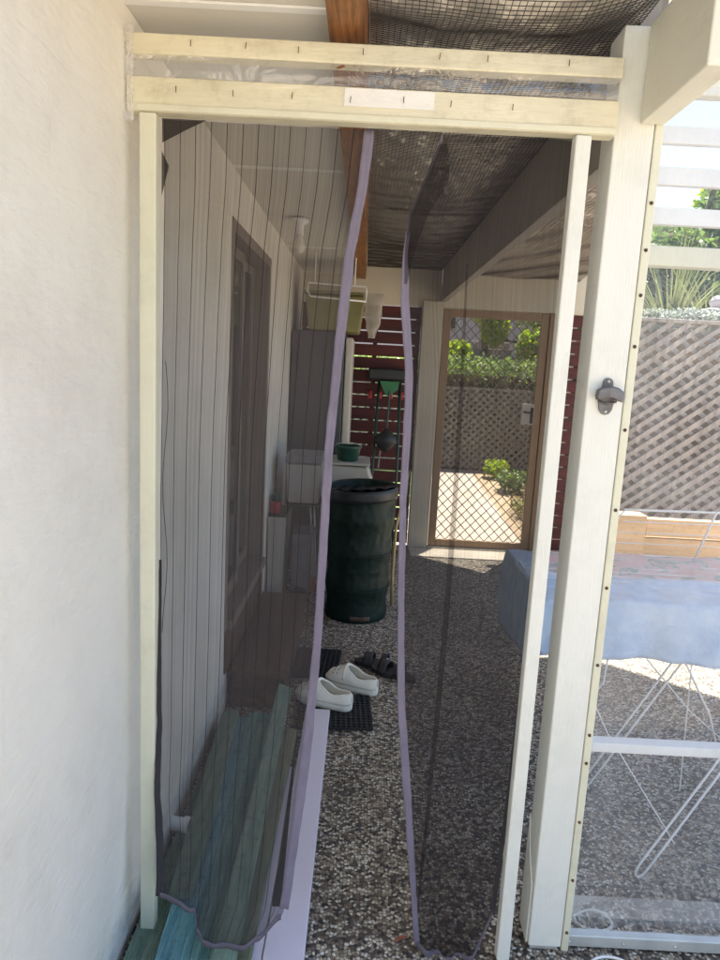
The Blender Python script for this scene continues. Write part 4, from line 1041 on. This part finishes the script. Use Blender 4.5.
# beyond the screen door
hd = leaves(9000, lambda: (random.uniform(-1.5, 5.0), 10.95+random.uniform(-.25, .3), 1.22+.50*random.random()**.8+.03*random.gauss(0, 1)), .035)
hd_t = thing('hedge', 'clipped hedge with dark face and bright top beyond the screen door', 'hedge', (2, 11, 0))
hd.build('foliage', 'leafh', hd_t)
MB().box(-1.5, 5.0, 10.8, 11.1, .3, 1.45).build('stems', 'soil', hd_t)
gf = thing('garden_fence', 'low weathered lattice fence below the hedge beyond the screen door', 'fence', (2, 10.6, 0))
lb = MB()
for sg, yy in ((1, 10.60), (-1, 10.618)):
    for k in range(-14, 56):
        xs = -1.6+.125*k; cand = []
        for z in (.02, 1.22):
            x = xs+(z-.02)/(.9*sg)
            cand.append((x, z))
        (xa, za), (xb, zb) = cand
        if min(xa, xb) < -1.6 or max(xa, xb) > 5.0: continue
        lb.bar((xa, yy, za), (xb, yy, zb), .040, .01, (0, 1, 0))
lb.build('lattice_panel', 'lattice', gf)
MB().box(-1.6, 5.0, 10.59, 10.63, 1.22, 1.26).build('rail', 'lattice', gf)
MB().box(-1.6, 5.0, 10.68, 10.70, 0, 1.24).build('backing', 'bark', gf)
tree('garden_tree', 'bright yellow-green tree hanging over the steps beyond the screen door', (2.2, 13.2, .75), 2.6, [((0, 0, 2.05), (.38, .4, .5)), ((.15, -.2, 1.6), (.28, .3, .4)), ((1.0, 0, 2.1), (.6, .5, .6)), ((1.15, -.3, 1.1), (.45, .4, .5))], 5200, .045, 'leafy')
tree('garden_tree', 'darker green tree at the right beyond the screen door', (3.5, 12.6, .75), 2.6, [((0, 0, 2.0), (.7, .5, .7)), ((-.2, -.2, 1.1), (.5, .4, .5)), ((.5, 0, 1.5), (.5, .5, .7))], 4200, .045, 'leafg')
def bush(name, label, c, r, n, size, m, cat='bush'):
    t = thing(name, label, cat, (c[0], c[1], c[2]-r[2]))
    leaves(n, blob([(c, r), ((c[0]+r[0]*.4, c[1], c[2]+r[2]*.3), (r[0]*.6, r[1]*.6, r[2]*.7)), ((c[0]-r[0]*.45, c[1], c[2]+r[2]*.1), (r[0]*.55, r[1]*.6, r[2]*.8))]), size).build('foliage', m, t)
    st_ = MB()
    for k in range(5): st_.tube([(c[0], c[1], c[2]-r[2]), (c[0]+random.uniform(-.6, .6)*r[0], c[1]+random.uniform(-.5, .5)*r[1], c[2]+.5*r[2])], .008, 5)
    st_.build('stem', 'bark', t)
    return t
bush('bush', 'yellow-green bush at the left beyond the screen door', (1.45, 12.3, 1.75), (.42, .35, .30), 1800, .04, 'leafy')
bush('bush', 'round lime bush right of the stone steps', (2.95, 12.0, 1.90), (.42, .35, .42), 2200, .04, 'leafy')
bush('bush', 'green bush with rusty leaves beside the path past the door', (1.85, 7.1, .10), (.22, .8, .10), 1200, .022, 'leafo')
bush('bush', 'small green clump at the edge of the sunny path', (2.00, 8.7, .14), (.24, .5, .14), 1100, .03, 'leafg')
bush('bush', 'bright low clump where the path meets the fence', (1.95, 9.8, .14), (.18, .3, .14), 700, .03, 'leafy')
stn = thing('garden_steps', 'grey stone steps behind the hedge', 'steps', (2.2, 12.5, .75))
for k in range(5): MB().box(1.75, 2.75, 12.4+.28*k, 12.70+.28*k, .7, 1.52+.14*k).build('step', 'stone', stn, bevel=.01)
hs2 = thing('neighbour_house', 'pale rendered house with dark window beyond the garden', 'house', (3, 17, .5))
MB().box(-2, 8, 17, 22, 0, 5.0).build('wall', 'brickpale', hs2)
MB().box(1.2, 2.1, 16.97, 16.998, 2.5, 3.5).build('window', 'darkwin', hs2)
MB().box(-2.4, 8.4, 16.5, 22.4, 5.0, 5.12).build('roof', 'metalroof', hs2)
# beyond the lattice
def strapplant(loc, n, ln, m, label, name='strap_leaf_plant'):
    t = thing(name, label, 'plant', loc)
    mb = LMB()
    for _ in range(n):
        a = random.uniform(0, 2*pi); tl = random.uniform(.35, 1.1); L_ = ln*random.uniform(.7, 1.2); w = .014
        d = Vector((cos(a), sin(a), 0)); side = Vector((-sin(a), cos(a), 0)); pts = []
        for k in range(7):
            q = k/6; pts.append(d*(L_*.75*q*tl)+Vector((0, 0, L_*(q-.55*q*q*tl))))
        for k in range(6):
            wa = w*(1-k/6.5); wb_ = w*(1-(k+1)/6.5)
            mb.quad(pts[k]-side*wa, pts[k]+side*wa, pts[k+1]+side*wb_, pts[k+1]-side*wb_)
    mb.build('blades', m, t)
    mb = LMB().lathe([(.03, -.02), (.035, .03), (.02, .08)], n=10); mb.build('crown_base', 'bark', t)
    return t
strapplant((2.75, 7.15, 1.92), 60, .50, 'leafp', 'upright strap-leaved plant behind the lattice top, nearest the post')
strapplant((3.35, 7.35, 1.92), 70, .50, 'leafp', 'arching strap-leaved plant on the bank behind the lattice')
strapplant((2.45, 7.45, 1.92), 50, .55, 'leafp', 'tall strap-leaved plant farther back on the bank at the post')
bush('silver_bush', 'low silver-grey shrub along the top of the lattice', (3.05, 7.0, 2.10), (.45, .16, .14), 2600, .018, 'leafs')
bush('silver_bush', 'silver-grey shrub farther right along the lattice top', (3.75, 7.05, 2.12), (.40, .16, .17), 2200, .018, 'leafs')
tag(MB().lathe([(.001, 0), (.09, .02), (.12, .08), (.08, .14), (.001, .16)], c=(3.72, 7.5, 2.28), n=16).build('garden_rock', 'brickpale', smooth=True), 'rounded pinkish rock among the plants on the bank', 'rock')
tag(MB().box(3.5, 4.1, 7.3, 7.7, 1.90, 2.285).build('stone_block', 'stone', bevel=.03), 'grey stone block supporting the pinkish rock', 'stone')
tree('bank_tree', 'large leafy green tree on the bank behind the slats', (4.45, 9.6, 1.92), 2.3, [((.5, 0, 2.0), (.6, .6, .5)), ((-.45, -.2, 1.15), (.6, .6, .55)), ((.3, 0, 1.35), (.8, .6, .6)), ((0, -.4, .6), (1.0, .6, .5))], 8500, .055, 'leafg')
tree('bank_tree', 'rounded olive-green tree rising into the sky at the upper right', (6.6, 11.5, 1.92), 3.6, [((0, 0, 3.0), (1.0, .9, .8)), ((-.8, 0, 2.4), (.7, .7, .6)), ((.9, 0, 2.0), (.9, .7, .8)), ((-.2, 0, 1.3), (1.1, .7, .7))], 8000, .07, 'leafy')
bush('bush', 'dark green shrub mass at the back of the bank', (3.9, 9.3, 2.55), (1.3, .6, .65), 6000, .05, 'leafd')

for px_, py_, lab in ((3.55, 8.3, 'tall palm-like plant nearest the post, seen between the white slats'), (4.15, 8.6, 'palm-like plant farther right under the middle rail of the screen')):
    strapplant((px_, py_, 1.92), 90, 1.45, 'leafp', lab, 'palm_plant')
